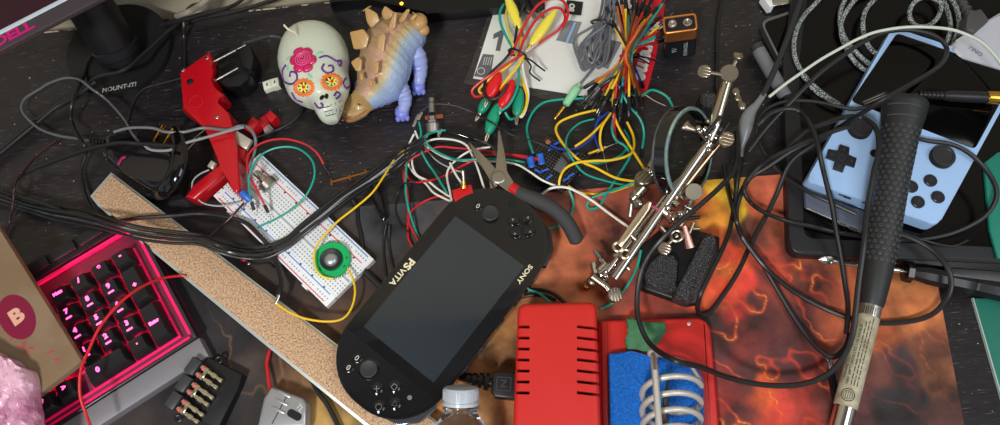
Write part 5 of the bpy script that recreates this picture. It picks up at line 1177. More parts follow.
rod((727, 82, 78), (714, 127, 66), 5.2, mat('nickel_rod', 'b8ad9a', .18, metal=1), 'upper_rod', hh)
c = P(729, 74, 84); disc(c, TOC(c), 7.2, 6, nickel, 'swivel_disc', hh)
c = P(704.5, 72, 84); disc(c, TOC(c) + V((-.2, 0, 0)), 5.6, 3.5, nickel, 'thumb_screw', hh, 4); rod((710, 73, 84), (722, 75, 84), 1.7, nickel, 'screw_neck', hh)
c = P(737.5, 57, 88); disc(c, TOC(c) + V((.5, .5, 0)), 4.0, 4, nickel, 'thumb_screw', hh, 2); rod((736, 61, 87), (732, 69, 85), 1.8, nickel, 'screw_neck', hh)
for x, y, rr in ((736, 92, 3.4), (742, 106, 3.6), (737, 99, 2.4)):
    obj('wing_nut', MB().ball(P(x, y, 58), (rr * .001, rr * .0012, .0022)), nickel, hh)
rod((736, 92, 58), (743, 110, 56), 2.2, nickel, 'nut_stem', hh)
c = P(726, 139.5, 66); disc(c, TOC(c), 6.4, 4, nickel, 'thumb_screw', hh, 4); rod((718, 136, 66), (722, 138, 66), 2, nickel, 'screw_neck', hh)
obj('cross_clamp', MB().ball(P(711, 134, 64), (.006, .0055, .0055)), chrome, hh); rod((703, 128, 66), (718, 139, 64), 3.0, chrome, 'clamp_barrel', hh); rod((709, 141, 64), (717, 124, 68), 3.6, chrome, 'clamp_barrel', hh)
rod((704, 136, 70), (721, 116, 74), 1.5, black, 'dark_pin', hh); rod((716, 141, 66), (729, 123, 70), 1.3, black, 'dark_pin', hh)
obj('wing_lever', MB().tube(spline(PP([(683, 124, 70), (688, 127, 70), (696, 130, 69), (706, 134, 66)]), 6), [.0030, .0042, .0050, .0052, .0050, .0046, .0040, .0035, .003, .0026, .0023, .002, .002, .002, .002, .002, .002, .002, .002][:19], 14, flat=.6), nickel, hh)
# lens
lc = P(686, 153, 50); side = CR * math.cos(.15) - CU * math.sin(.15); n_ = (-_F * math.cos(math.radians(47)) + side * math.sin(math.radians(47))).normalized()
R_L = 46 * S(686, 153, 50)
lens = obj('lens_ring', MB().lathe([(-9, R_L - 2.6), (-9, R_L), (2, R_L), (2.6, R_L - 1), (2.6, R_L - 2.2), (-9, R_L - 2.6)], lc, lc + n_, 72, cap=False), mat('smoke_ring', '0c0e10', .08, coat=.5, spec=.8), hh, 'glossy dark lens ring')
mb = MB(); prof = [(-2.5 + 0, .05)] + [(-2.5 - 2.4 * (1 - (k / 8) ** 2) + 2.4, (R_L - 3) * k / 8) for k in range(1, 9)] + [(1.2 + 2.2 * (1 - (k / 8) ** 2), (R_L - 3) * k / 8) for k in range(8, 0, -1)] + [(3.4, .05)]
obj('lens_glass', MB().lathe(prof, lc, lc + n_, 64), mat('lens_glass', 'eef8f6', .0, trans=1, ior=1.14), hh)
obj('rim_band', MB().lathe([(2.2, R_L - .2), (3.4, R_L + .2), (4.6, R_L - .6), (4.2, R_L - 2.8), (2.2, R_L - .2)], lc, lc + n_, 72, cap=False), mat('lens_highlight', 'b4d4d2', .1, metal=.7), hh, 'pale ring imitating the lens highlight')  # pale ring added for the bright highlight arc on the lens
obj('rim_band', MB().lathe([(-9.6, R_L - .5), (-9, R_L + .6), (-7.6, R_L + .6), (-7.2, R_L - .5), (-9.6, R_L - .5)], lc, lc + n_, 72, cap=False), mat('band_metal', '6f7476', .2, metal=.8), hh)
obj('lens_bracket', MB().prism(wpoly([(652, 155), (665, 156), (665, 172), (655, 176), (645, 171)], 38), .030, .038, bev=.0012), nickel, hh)
obj('bracket_tag', MB().prism(wpoly([(655, 134), (669, 134), (666, 154), (653, 154)], 44), .043, .0442, bev=.0003), mat('clear_tag', '9aa0a0', .15, trans=.4), hh)
obj('bracket_window', MB().box(P(653.5, 161, 38.3), (.004, .006, .0008), None, bev=.0003), mat('pink_brown', 'a35a50', .3), hh)
# left clamp group
c = P(643, 180, 44); disc(c, TOC(c) + V((.1, .3, 0)), 6.8, 8, mat('aged_nickel', '98907f', .3, metal=1), 'ribbed_cap', hh, 4)
rod((645, 186, 42), (633, 199, 34), 5.0, MATS['aged_nickel'], 'clamp_body', hh); rod((633, 196, 34), (640, 207, 34), 4.6, nickel, 'clamp_body', hh)
rod((632, 202, 30), (630, 217, 24), 2.4, dull, 'tube_pin', hh); rod((648, 176, 42), (664, 168, 42), 3.6, chrome, 'clamp_barrel', hh)
c = P(637, 193, 40); disc(c, TOC(c), 3.4, 3, dull, 'small_screw', hh)
# crocodile clip
a, b_ = P(650, 203, 52), P(619, 246, 46); d = (b_ - a); s_ = d.cross(TOC(a)).normalized(); up_ = TOC(a)
mb = MB(); rings = []
for f, hw in ((0, 1.6), (.12, 3.2), (.4, 3.4), (.75, 3.0), (1, 2.6)):
    p = a + d * f; rings.append([p + s_ * (hw * x / 1000) + up_ * (h_ / 1000) for x, h_ in ((1, 0), (.8, 2), (0, 2.8), (-.8, 2), (-1, 0), (0, -.6))])
obj('clip_arm', mb.loft(rings), mat('clip_metal', 'd8c8ae', .28, metal=1), hh)
for x0, y0, z0, x1, y1, z1, rr in ((706, 120, 66, 722, 131, 62, 2.2), (698, 128, 68, 708, 141, 62, 2.6), (712, 142, 62, 704, 152, 56, 3.0), (656, 176, 44, 662, 190, 40, 2.4), (668, 196, 44, 678, 206, 46, 3.2), (676, 190, 44, 684, 200, 44, 1.8), (646, 168, 40, 656, 178, 40, 2.8), (660, 226, 44, 668, 236, 40, 2.0), (628, 232, 44, 636, 240, 42, 1.6), (622, 262, 34, 630, 270, 32, 2.2), (598, 270, 26, 606, 262, 28, 1.8), (684, 206, 44, 696, 212, 42, 2.6), (688, 236, 34, 694, 222, 38, 1.5)):
    rod((x0, y0, z0), (x1, y1, z1), rr, chrome if rr > 2.3 else nickel, 'joint_pin', hh)
for x0, y0, z0, rr in ((708, 150, 60, 3.4), (650, 172, 44, 3.6), (668, 208, 50, 3.0), (640, 204, 40, 3.2), (606, 276, 26, 3.8), (680, 214, 44, 3.6), (698, 129, 70, 3.0)):
    obj('joint_ball', MB().ball(P(x0, y0, z0), rr / 1000), chrome, hh)
for q_ in ((618, 247, 46), (625, 254, 40)):
    c = P(*q_); R = axis_frame(TOC(c)).to_4x4(); R.translation = c; obj('clip_ring', MB().torus((0, 0, 0), .0036, .0014, R, 22, 8), MATS['clip_metal'], hh)
rod((661, 208, 46), (674, 219, 44), 5.0, nickel, 'collar', hh); c = P(672, 217, 46); disc(c, V((.7, -.4, .6)), 5.6, 4, mat('copper_tint', 'c4958a', .22, metal=1), 'collar_cap', hh)
rod((651, 206, 50), (662, 211, 48), 1.4, mat('pink_rod', 'b5486a', .3, metal=.5), 'pink_pin', hh)
# right knob and lower clip
c = P(694, 192, 52); disc(c, TOC(c), 7.0, 4, mat('knob_face', 'b0aa9c', .4, metal=.7), 'flat_knob', hh); rod((693, 198, 50), (689, 207, 44), 2.4, nickel, 'screw_neck', hh)
rod((688, 207, 42), (680, 226, 36), 3.0, nickel, 'clamp_stem', hh); rod((684, 219, 36), (700, 217, 36), 1.6, black, 'dark_pin', hh); rod((688, 229, 34), (700, 228.5, 34), 1.7, nickel, 'side_pin', hh)
c = P(676.5, 236, 36); R = axis_frame(TOC(c)).to_4x4(); R.translation = c; obj('clip_ring', MB().torus((0, 0, 0), .0045, .0015, R, 24, 8), nickel, hh); obj('ball_joint', MB().ball(c, .0022), chrome, hh)
c = P(665, 248.5, 34); disc(c, TOC(c) + V((-.3, -.2, 0)), 5.4, 5, nickel, 'ribbed_knob', hh, 4); rod((668, 244, 34), (674, 239, 35), 1.8, nickel, 'screw_neck', hh)
a, b_ = P(684, 226, 38), P(690, 248, 32); obj('clip_arm', MB().tube([a, a.lerp(b_, .5), b_], [.0026, .0036, .0046], 8, flat=.6), mat('coppery_clip', 'bf8f84', .25, metal=1), hh)
# lower left cluster
rod((594, 250, 26), (608, 267, 24), 2.0, chrome, 'bolt', hh); rod((593, 262, 22), (596, 274, 20), 3.0, nickel, 'bolt', hh)
rod((601, 275, 22), (616, 264, 28), 5.0, chrome, 'end_clamp', hh); rod((592, 276, 20), (606, 286, 20), 4.2, nickel, 'end_clamp', hh)
obj('ball_joint', MB().ball(P(592, 282, 16), (.0052, .0052, .0052)), nickel, hh); rod((603, 284, 20), (610, 292, 18), 3.4, chrome, 'screw_neck', hh)
c = P(614, 295, 18); disc(c, TOC(c) + V((.3, -.2, 0)), 6.2, 7, nickel, 'ribbed_knob', hh, 4); rod((614, 256, 30), (624, 250, 36), 2.2, nickel, 'side_pin', hh)
obj('ball_joint', MB().ball(P(586, 287, 7), (.0042, .0042, .0055)), mat('copper_metal', 'b87746', .3, metal=1), hh)

# ---- soldering station: red housing with slots, red tray
so = thing('soldering_station', 'red plastic soldering iron base, slotted housing beside a shallow tray', 'soldering station', P(610, 400, 0))
red_s = mat('station_red', 'c5241f', .42, bump=(220, .12, .4)); 
top = wpoly([(518, 303), (597, 301), (600, 360), (602, 452), (512, 452), (516, 360)], 52)
box_ = softbox([top[0], top[1], top[3], top[4]], .007, .0018, .052, .0045, 5)
cut = MB()
for k in range(7):
    y = 326.5 + k * 11; 
    for x0_, x1_, dy in ((508, 529.5, .5), (577, 608, 3.5)):
        M_, L_ = F(x0_, y, x1_, y + dy, 52); cut.box((L_ / 2, 0, 0), (L_, 2.3, 22), M_)
obj('housing', carve(box_, cut), red_s, so, ang=30)
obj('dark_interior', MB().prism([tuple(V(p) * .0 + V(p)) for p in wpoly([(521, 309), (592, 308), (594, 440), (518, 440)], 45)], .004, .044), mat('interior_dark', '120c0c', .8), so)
tray = wpoly([(598, 320), (702, 317), (711, 326), (722, 452), (598, 452)], 14)
obj('tray', softbox(tray, .006, .0018, .014, .003, 4), red_s, so)
M_, L_ = F(604, 322, 606, 440, 14); obj('tray_lip', MB().box((L_ / 2, 0, 1), (L_, 5, 2.6), M_, bev=1), red_s, so)
obj('tray_screw', MB().lathe([(0, 1.6), (.5, 1.6), (.6, 1)], P(689, 323.5, 14), P(689, 323.5, 20), 14), dull, so)
# coil stand
st_m = mat('spring_steel', 'cfccc4', .4, metal=.45, bump=(500, .2, .3))
cs = thing('coil_iron_stand', 'grey steel spiral iron rest standing over the blue sponge', 'iron stand', P(672, 400, 16))
pts = []
for i in range(0, 24 * 7):
    t = 2 * PI * i / 24; yy = 384 + 16.6 * t / (2 * PI)
    pts.append(P(671.5 + 29.5 * math.cos(t) , yy - 14 * math.sin(t) + 2, 42 + 21 * math.sin(t)))
obj('coil', MB().tube(pts, .0023, 10), st_m, cs)
obj('upright_rod', MB().tube(PP([(653, 354, 38), (655, 372, 70), (659, 425, 74), (661, 460, 76)]), .0025, 12), st_m, cs)
obj('rod_end', MB().ball(P(653.5, 353, 38), (.0048, .0042, .0034)), st_m, cs)
obj('rod_foot', MB().tube(PP([(655, 353, 34), (665, 356, 32), (690, 364, 30), (700, 380, 36)]), .0018, 10), st_m, cs)
obj('hidden_spike', MB().tube(PP([(668, 380, 36), (666, 400, 30), (664, 430, 26)]), [.0008, .0022, .0028], 8), mat('sooty_metal', '4a4038', .5, metal=.6), cs, 'sooty dark spike')
# sponge
mb = MB(); sp_poly = [(609, 353), (632, 351), (654, 357), (680, 360), (696, 366), (703, 378), (706, 450), (611, 450)]
obj_s = obj('cleaning_sponge', MB().prism(rpoly(wpoly(sp_poly, 22), .002, 3), .0142, .022, bev=.002, seg=2), mat('sponge_blue', '0f63c4', .85, bump=(1100, 1.0, 1.6), vary=('1a7ae0', 500, .4, .6)))
tag(obj_s, 'bright blue rough cleaning sponge lying in the red tray', 'sponge')
# putty
rp = [(626, 318), (634, 317), (638, 323), (650, 322), (665, 321), (667, 330), (664, 335), (661, 339), (656, 347), (645, 352), (636, 349), (628, 350), (625, 340), (629, 330)]
pm = MB().prism(rpoly(wpoly(rp, 19), .0015, 3), .0142, .0185, bev=.0016, seg=2)
for v in pm.v:
    if v.z > .016: v.z += noise.noise(v * 110) * .003
tag(obj('putty_lump', pm, mat('green_putty', '3f7a50', .6, bump=(200, .4, 1), vary=('2f6442', 90, .4, .6)), ang=60), 'flattened lump of dark green putty stuck to the tray edge', 'putty')
# ---- power plug
pp = thing('power_connector', 'black power lead connector plugged into the red slotted housing', 'power connector', P(490, 385, 10))
M_, L_ = F(492, 383, 520, 385, 26)
obj('plug_body', MB().prism([(0, -7.5), (3, -10.5), (L_, -11), (L_, 10), (3, 9.5), (0, 7)], -16, 0, M_, bev=1.6, seg=3), black, pp)
mb = MB()
for s_ in (-1, 1): mb.box((L_ * .42, s_ * 5, .2), (11, .8, .5), M_); mb.box((L_ * .42 + s_ * 5.5, 0, .2), (.8, 10, .5), M_)
mb.text('Z', 8, M_ @ T(L_ * .42, 0, .2), .5, bold=.2); obj('moulded_mark', mb, dkgrey, pp)
for k in range(4): obj('relief_rib', MB().lathe([(0, 7.2 - k), (3, 7.0 - k)], P(489 - k * 6.2, 382 - k * 1.2, 18), P(486 - k * 6.2, 381.4 - k * 1.2, 18), 16), black, pp)
obj('power_cable', MB().tube(spline(PP([(492, 383, 18), (468, 378, 16), (455, 376, 8), (430, 374, 6)]), 6), .0036, 12), black_cable, pp)
# ---- bottle
bo_ = thing('plastic_bottle', 'small clear bottle with a ribbed white screw cap by the console', 'bottle', P(461, 440, 0))
cl_m = mat('clear_pet', 'eef3f8', .03, trans=1, ior=1.3)
a, b_ = P(461, 387, 47), P(460, 470, 30); ua = (b_ - a).normalized()
obj('bottle_body', MB().lathe([(11.5, 11), (12, 11.6), (15, 11.6), (15.4, 13.4), (17, 13.4), (17.4, 11.8), (19, 12.2), (24, 16), (30, 20), (38, 22.6), (44, 23), (92, 23), (95, 21), (95.5, .1)], a, b_, 44), cl_m, bo_, 'clear bottle body')
mb = MB().lathe([(0, .1), (0, 11.4), (.5, 12.6), (1.4, 13.1), (9.4, 13.5), (9.6, 12.9), (10.2, 12.9), (10.4, 13.7), (13, 13.7), (13, 12)], a, b_, 48)
R = axis_frame(ua).to_4x4(); R.translation = a
for k in range(48):
    t = 2 * PI * k / 48; mb.box((0, 0, 0), (.0006, .0006, .0066), R @ Matrix.Translation((math.cos(t) * .0133, math.sin(t) * .0133, .0055)) @ Matrix.Rotation(t, 4, 'Z'))
obj('screw_cap', mb, mat('milky_cap', 'c9d3dc', .3, trans=.25, sss=.1), bo_)
# ---- small black things at the very back
pb2 = thing('power_box', 'black box with a lit amber light at the back of the desk', 'power box', P(430, -5, 0))
obj('case', MB().prism(wpoly([(330, 4), (372, -2), (426, 14), (520, 5), (545, 2), (545, -60), (320, -60)], 14), 0, .014, bev=.002), mat('case_black', '0f0f10', .3), pb2)
obj('indicator_light', MB().ball(P(401.5, 3.5, 14.3), (.0016, .0016, .0008)), mat('amber_led', 'ffb040', .4, emis=8, emc='ff9a20'), pb2, 'lit amber indicator')
up2 = thing('usb_plug', 'white and silver plug poking into the top edge of the desk', 'plug', P(782, 0, 0))
obj('metal_shell', MB().prism(wpoly([(769, -2), (772, 6), (800, 2), (797, -6)], 10), .004, .010, bev=.0006), silver, up2); obj('white_shroud', MB().prism(wpoly([(762, -4), (770, -6), (774, 6), (770, 7)], 12), .002, .012, bev=.001), white_pl, up2)
# ---- grey cylinder
gc = thing('grey_marker', 'short matte grey capped tube lying beside the tray', 'tube', P(772, 70, 0))
a, b_ = P(756, 46, 9), P(790, 104, 9); obj('barrel', MB().lathe([(5, 5.4), (5.4, 6.2), (58, 6.2), (58.5, 5)], a, b_, 30), mat('barrel_grey', '6e7074', .4), gc)
obj('end_cap', MB().lathe([(-1, 5), (0, 6.2), (5, 6.4), (5.4, 5.6)], a, b_, 30), dkgrey, gc)
R = axis_frame(b_ - a).to_4x4(); R.translation = a
# ---- phone with silver rim
ph = thing('phone', 'black phone with a thin silver rim partly under the braided cable', 'phone', P(810, 60, 0))
rw = wpoly([(760, 21), (850, -9), (905, 76), (800, 104)], 9)
obj('rim', MB().prism(rpoly(rw, .008, 6), .001, .009, bev=.0008), mat('rim_silver', '8f9498', .3, metal=.9), ph)
rw2 = wpoly([(763, 23), (848, -6), (902, 75), (802, 101)], 9.4)
obj('glass', MB().prism(rpoly(rw2, .007, 6), .0085, .0095), mat('phone_glass', '060607', .1, spec=.35), ph)
# ---- black tray
tr = thing('rubber_tray', 'black rubber-edged tray holding the pale blue console and coiled cables', 'tray', P(900, 120, 0))
ow = wpoly([(787, 92), (789, 253), (1050, 262), (1050, -40), (850, -40)], 14); ow = wpoly([(783, 60), (790, 254), (1060, 266), (1060, -60), (800, -60)], 14)
obj('outer_wall', MB().prism(rpoly(ow, .012, 7), .0018, .014, bev=.002, seg=3), mat('tray_rubber', '1c1d1f', .42), tr)
iw = wpoly([(799, 64), (804, 238), (1050, 250), (1050, -40), (812, -40)], 14.2)
obj('inner_floor', MB().prism(rpoly(iw, .009, 7), .0130, .0144), mat('tray_floor', '050506', .2, spec=.35), tr)
obj('step_bar', MB().prism(wpoly([(900, 247), (1040, 252), (1040, 278), (905, 262)], 12), .0018, .012, bev=.002), MATS['tray_rubber'], tr)
# ---- grey slab device under the console
gs = thing('slim_device', 'slim blue-grey device lying flat under the pale blue console', 'device', P(840, 215, 14))
obj('body', MB().prism(rpoly(wpoly([(805, 186), (872, 214), (868, 234), (806, 206)], 19), .002, 3), .0144, .019, bev=.001), mat('slate_plastic', '59606f', .4), gs)
obj('chrome_edge', MB().tube(PP([(806, 208, 17), (836, 221, 17), (868, 236, 17)]), .0011, 8), silver, gs)
for x, y in ((842, 224), (853, 229)):
    M_, L_ = F(x - 4, y - 1.5, x + 4, y + 2, 18); obj('port', MB().prism(rrect(L_, 2.6, 1.2, 3, L_ / 2, 0), -1, .6, M_), dull, gs)
# ---- pale blue console
pc = thing('blue_handheld_console', 'pale blue upright handheld console with black screen, cross pad and two sticks', 'handheld console', P(900, 130, 14))
bc = wpoly([(893, 27), (1023, 70), (938, 226), (806, 181)], 34); blu = mat('pale_blue_shell', '9dbfe8', .42)
obj('shell', MB().prism(rpoly(bc, .007, 6), .0195, .034, bev=.0025, seg=4), blu, pc)
scp = wpoly([(897, 33), (1016, 74), (975, 149), (851, 101)], 34.4)
obj('display', MB().prism(rpoly(scp, .004, 5), .0336, .0344, bev=.0002), mat('console_screen', '030304', .08, spec=.3), pc, 'unlit black screen')
KM2, _l = F(806, 181, 938, 226, 34); 
def kl(px, py): q_ = KM2.inverted() @ P(px, py, 34); return q_.x, q_.y
x_, y_ = kl(840.5, 159); cr = [(-4.4, -12.5), (4.4, -12.5), (4.4, -4.4), (12.5, -4.4), (12.5, 4.4), (4.4, 4.4), (4.4, 12.5), (-4.4, 12.5), (-4.4, 4.4), (-12.5, 4.4), (-12.5, -4.4), (-4.4, -4.4)]
cross = obj('cross_pad', MB().prism([(a * .95, b * .95) for a, b in cr], 0, 2.6, KM2 @ T(x_, y_, 0), bev=.6), mat('button_black', '202124', .4), pc)
for k in range(4):
    R_ = KM2 @ T(x_, y_, 2.6) @ RZ(90 * k); obj('arrow_mark', MB().prism([(10, 0), (7.6, 1.6), (7.6, -1.6)], 0, .15, R_), dkgrey, cross)
obj('pad_dimple', MB().torus((0, 0, 2.6), 2.6, .35, KM2 @ T(x_, y_, 0), 20, 6), dkgrey, cross)
for px_, py_ in ((859, 129), (941, 158)):
    x_, y_ = kl(px_, py_); t_ = obj('thumb_stick', MB().lathe([(0, 10), (.4, 10), (.5, 8.8), (1, 6), (3, 6), (3.4, 8.6), (4.4, 9.6), (5.4, 9.2), (5.6, 7.2), (5, 6.6), (4.6, .1)], KM2 @ V((x_, y_, 0)), KM2 @ V((x_, y_, 6)), 32), mat('stick_black', '2a2a2c', .45), pc)
for px_, py_, ltr in ((930, 181, 'X'), (937.5, 197.5, 'A'), (917.5, 202.5, 'B'), (911, 187, 'Y')):
    x_, y_ = kl(px_, py_); bt_ = obj('round_button', MB().lathe([(0, 5.3), (1.6, 5.2), (2.2, 4.5), (2.3, .1)], KM2 @ V((x_, y_, 0)), KM2 @ V((x_, y_, 6)), 26), MATS['button_black'], pc)
    obj('button_letter', MB().text(ltr, 4.6, KM2 @ T(x_, y_, 2.35), .15), dkgrey, bt_)
x_, y_ = kl(874, 153.5); obj('menu_button', MB().lathe([(0, 3.4), (1, 3.3), (1.2, .1)], KM2 @ V((x_, y_, 0)), KM2 @ V((x_, y_, 6)), 20), MATS['button_black'], pc)
for px_, py_ in ((843, 193.5), (848, 196), (866, 201)):
    M_, L_ = F(px_ - 3, py_ - 1, px_ + 4, py_ + 1.5, 33); obj('port_slot', MB().box((L_ / 2, 0, -2), (L_, 2.4, 1.6), M_, bev=.4), black, pc)
M_, L_ = F(862, 104, 888, 93, 34.6); obj('bezel_tag', MB().prism(rrect(L_, 5.4, .8, 2, L_ / 2, 0), 0, .3, M_), mat('tag_black', '17171a', .5), pc)
mb = MB()
for dy in (-1.1, 1.1): 
    for k in range(11): mb.box((2.5 + k * (L_ - 4) / 11, dy, .36), ((L_ - 4) / 11 * .7, .75, .1), M_)
obj('tag_print', mb, mat('tag_print_grey', '9c9c9a', .6), pc)
# ---- jack adapter
ja = thing('jack_adapter', 'black ribbed headphone jack adapter with gold end at the picture edge', 'jack plug', P(960, 100, 36))
a, b_ = P(918, 94.5, 44), P(998, 98, 44); pr_ = [(0, 2.6)]
for k in range(6): pr_ += [(k * 3.4 + .2, 3.4), (k * 3.4 + 2.0, 3.4), (k * 3.4 + 2.2, 2.7), (k * 3.4 + 3.2, 2.7)]
pr_ += [(21, 3.6), (24, 4), (27, 4.6), (52, 4.9), (56, 4.6)]
obj('barrel', MB().lathe(pr_, a, b_, 26), mat('adapter_black', '1a1c20', .4), ja); obj('gold_tip', MB().lathe([(56, 5), (57, 5.4), (70, 5.4)], a, b_, 20), gold, ja)
# ---- charger, grey plug
wc2 = thing('wall_charger', 'white rounded wall charger with faint grey print at the edge', 'charger', P(985, 45, 14))
obj('body', MB().prism(rpoly(wpoly([(951, 43), (975, 28), (1030, -5), (1045, 66), (1010, 72), (957, 56)], 36), .006, 5), .015, .036, bev=.004, seg=4), mat('charger_white', 'b5b8c0', .4), wc2)
M_, L_ = F(968, 46, 984, 56, 36.3); obj('print', MB().text('ONU', 5.5, M_ @ T(L_ / 2, 0, 0) @ RZ(180), .15, bold=.1), mat('faint_print', '7a7c84', .5), wc2)
gp2 = thing('cable_plug', 'dark grey ridged cable plug next to the white charger', 'plug', P(975, 15, 20))
obj('body', MB().prism(rpoly(wpoly([(968, 13), (981, 8), (990, 20), (975, 33), (966, 28)], 42), .002, 3), .030, .042, bev=.0015), mat('plug_grey', '4c4a4c', .5), gp2)
a, b_ = P(971, 17, 37), P(956, -8, 34)
for k in range(5): c = a.lerp(b_, .1 + k * .2); obj('relief_rib', MB().lathe([(-1.2, 4.6 - k * .3), (1.2, 4.4 - k * .3)], c, c + (b_ - a), 16), MATS['plug_grey'], gp2)
obj('cord', MB().tube([a, b_], .0024, 10), MATS['plug_grey'], gp2)
# ---- screwdriver
sd = thing('screwdriver', 'cross-head screwdriver with thick black handle below the tray', 'screwdriver', P(930, 275, 0))
a, b_ = P(819, 259, 10), P(906, 271.5, 10)
obj('shaft', MB().lathe([(0, 2.4), (64, 2.4)], a.lerp(b_, .14), b_, 16), silver, sd)
mb = MB(); R = axis_frame(b_ - a).to_4x4(); R.translation = a; R = R @ Matrix.Scale(.001, 4)
for k in (0, 90): mb.prism([(0, 0), (1.2, .4), (3.4, 4.5), (3.4, 10), (2.2, 12), (-2.2, 12), (-3.4, 10), (-3.4, 4.5), (-1.2, .4)], -.7, .7, R @ RZ(k + 25) @ RX(90) @ Matrix.Scale(-1, 4, (0, 0, 1)), bev=.2)
obj('cross_tip', mb, silver, sd)
c = P(907, 271.5, 12)
obj('handle_flange', MB().lathe([(-2.6, 7), (-2, 9.4), (2.4, 9.6), (3.4, 8.4), (4, 7)], c, c + (b_ - a), 8), black_gloss, sd)
pr_ = [(4, 5.4), (8, 6.2), (16, 7.6), (40, 8), (50, 8.4), (52, 7.2), (54, 8.4), (100, 9.5)]
obj('handle', MB().lathe(pr_, c, P(985, 288, 12), 8), mat('handle_black', '18181a', .28), sd)
bh = thing('tool_handle', 'second black tool handle with a long groove behind the screwdriver', 'tool handle', P(980, 275, 0))
obj('grip', MB().prism(rpoly(wpoly([(948, 266), (1030, 271), (1030, 286), (952, 276)], 20), .002, 3), .0125, .020, bev=.002), mat('handle_grey_black', '2a2b2d', .35), bh)
# ---- green mat
gm = thing('cutting_mat', 'dark green cutting mat with a pale edge at the lower corner', 'cutting mat', P(990, 330, 0))
obj('sheet', MB().prism(wpoly([(974, 298), (1060, 300), (1060, 480), (1027, 480)], 3), 0, .003, bev=.0004), mat('mat_green', '1f6f5f', .55), gm)
obj('pale_edge', MB().prism(wpoly([(972.6, 298), (974, 298), (1027, 480), (1025, 480)], 2.5), 0, .0027), mat('mat_edge', 'a8b8ae', .6), gm)
gf = thing('green_folder', 'upright teal green panel leaning beside the tray', 'panel', P(1000, 200, 0))
obj('panel', MB().prism(wpoly([(984, 163), (998, 152), (1040, 150), (1040, 262), (998, 258), (990, 230)], 17), .0146, .017, bev=.001), mat('panel_green', '1a7a68', .45), gf)
# ---- big soldering iron / handle
ir = thing('soldering_iron', 'large iron with dimpled black rubber grip and worn paper-labelled metal barrel', 'soldering iron', P(880, 250, 20))
a, b_ = P(905.5, 101, 62), P(871, 308, 34); L_ = (b_ - a).length * 1000
k_ = lambda px, py, z: px * S(py[0], py[1], z) / 2
pr_ = [(0, .1), (0, 16), (1.5, 17.2), (4, 17.4), (6, 17.0), (14, 16.4), (22, 15.2), (30, 14.2), (L_ * .4, 12.6), (L_ * .7, 12.2), (L_ * .84, 11.2), (L_ * .97, 9.3), (L_ * .99, 8.4), (L_, .1)]
grip = obj('rubber_grip', MB().lathe(pr_, a, b_, 48), mat('grip_rubber', '232425', .5), ir)
def rad(t):
    for (t0_, r0), (t1_, r1) in zip(pr_, pr_[1:]):
        if t0_ <= t <= t1_ and t1_ > t0_: return r0 + (r1 - r0) * (t - t0_) / (t1_ - t0_)
    return 10
d = (b_ - a).normalized(); toc = TOC(a); fx = (toc - d * toc.dot(d)).normalized(); fy = d.cross(fx)
def on_grip(t, an, lift=0): return a + d * t / 1000 + (fx * math.cos(an) + fy * math.sin(an)) * ((rad(t) + lift) / 1000)
cnt = 0; mb = MB()
for j in range(34):
    t = 26 + j * 4.4
    if t > L_ * .8: break
    for k in range(9):
        an = (k - 4) * .40 + (.2 if j % 2 else 0)
        p = on_grip(t, an, -.15); nn = (fx * math.cos(an) + fy * math.sin(an)); R = axis_frame(nn).to_4x4(); R.translation = p
        mb.torus((0, 0, 0), .0011, .0004, R, 10, 5)
o_ = obj('grip_dimples', mb, mat('dimple_black', '4a4b4d', .35), grip); 
for t in (9, 18): obj('grip_ridge', MB().tube([on_grip(t, an, .1) for an in [(-.75 + 1.5 * q / 14) for q in range(15)]], .0006, 6), mat('dimple_black', '38393b', .45), grip)
c2 = P(862, 335, 30); e_ = P(841, 424, 27); e2 = P(836, 450, 26)
a2 = b_ - d * .004; L2_ = (e_ - a2).length * 1000
obj('metal_collar', MB().lathe([(0, 8.2), (12, 8.3), (13, 8)], a2, e_, 36), mat('worn_metal', 'a8a498', .3, metal=.9), ir)
obj('paper_label', MB().lathe([(11, 7.9), (12, 8.5), (L2_ * .86, 8.5), (L2_ * .86 + .4, 8)], a2, e_, 40), mat('aged_paper', 'b4ad96', .7, vary=('8c8468', 120, .42, .68), bump=(200, .3, .4)), ir, 'worn cream paper label')
obj('metal_barrel', MB().lathe([(10, 7.8), (L2_ + 30, 7.8)], a2, e_, 36), chrome, ir)
# print on the label, wrapped round the barrel
d2 = (e_ - a2).normalized(); t2 = TOC(e_); gx = (t2 - d2 * t2.dot(d2)).normalized(); gy = d2.cross(gx)
def on_lab(s, u, lift=.1):
    an = u / 8.5; return a2 + d2 * s / 1000 + (gx * math.cos(an) + gy * math.sin(an)) * ((8.5 + lift) / 1000)
def wrap_text(body, size, s0, u0, bold=0):
    t = MB().text(body, size, ident(), .05, bold, align='LEFT'); out = MB(); out.f = t.f
    out.v = [on_lab(s0 - v.x, u0 - v.y if False else u0 + v.y * 1.0, .12 + v.z) for v in t.v]; return out
ink = mat('label_ink', '4a473e', .7)
m1 = wrap_text('WARNING', 2.3, L2_ * .66, 5.6, .03); m2 = wrap_text('VERY EMPTY DOGS LTD., LOS ANGELES', 2.7, L2_ * .70, 2.6, .06)
obj('label_lettering', m1, ink, ir); obj('label_lettering', m2, ink, ir)
mb = MB()
for u in (-.2, -2.4, -4.6):
    s = L2_ * .70
    while s > 18: 
        ln = random.uniform(2, 5); mb.tube([on_lab(s, u), on_lab(s - ln, u)], .00035, 5); s -= ln + 1.1
obj('small_print', mb, ink, ir)
mb = MB(); sc2 = L2_ * .78
for rr_, hh_ in ((4.6, .35), (3.2, .2)): mb.tube([on_lab(sc2 + rr_ * math.cos(q * PI / 14), rr_ * math.sin(q * PI / 14)) for q in range(28)], hh_ / 1000, 5, True)
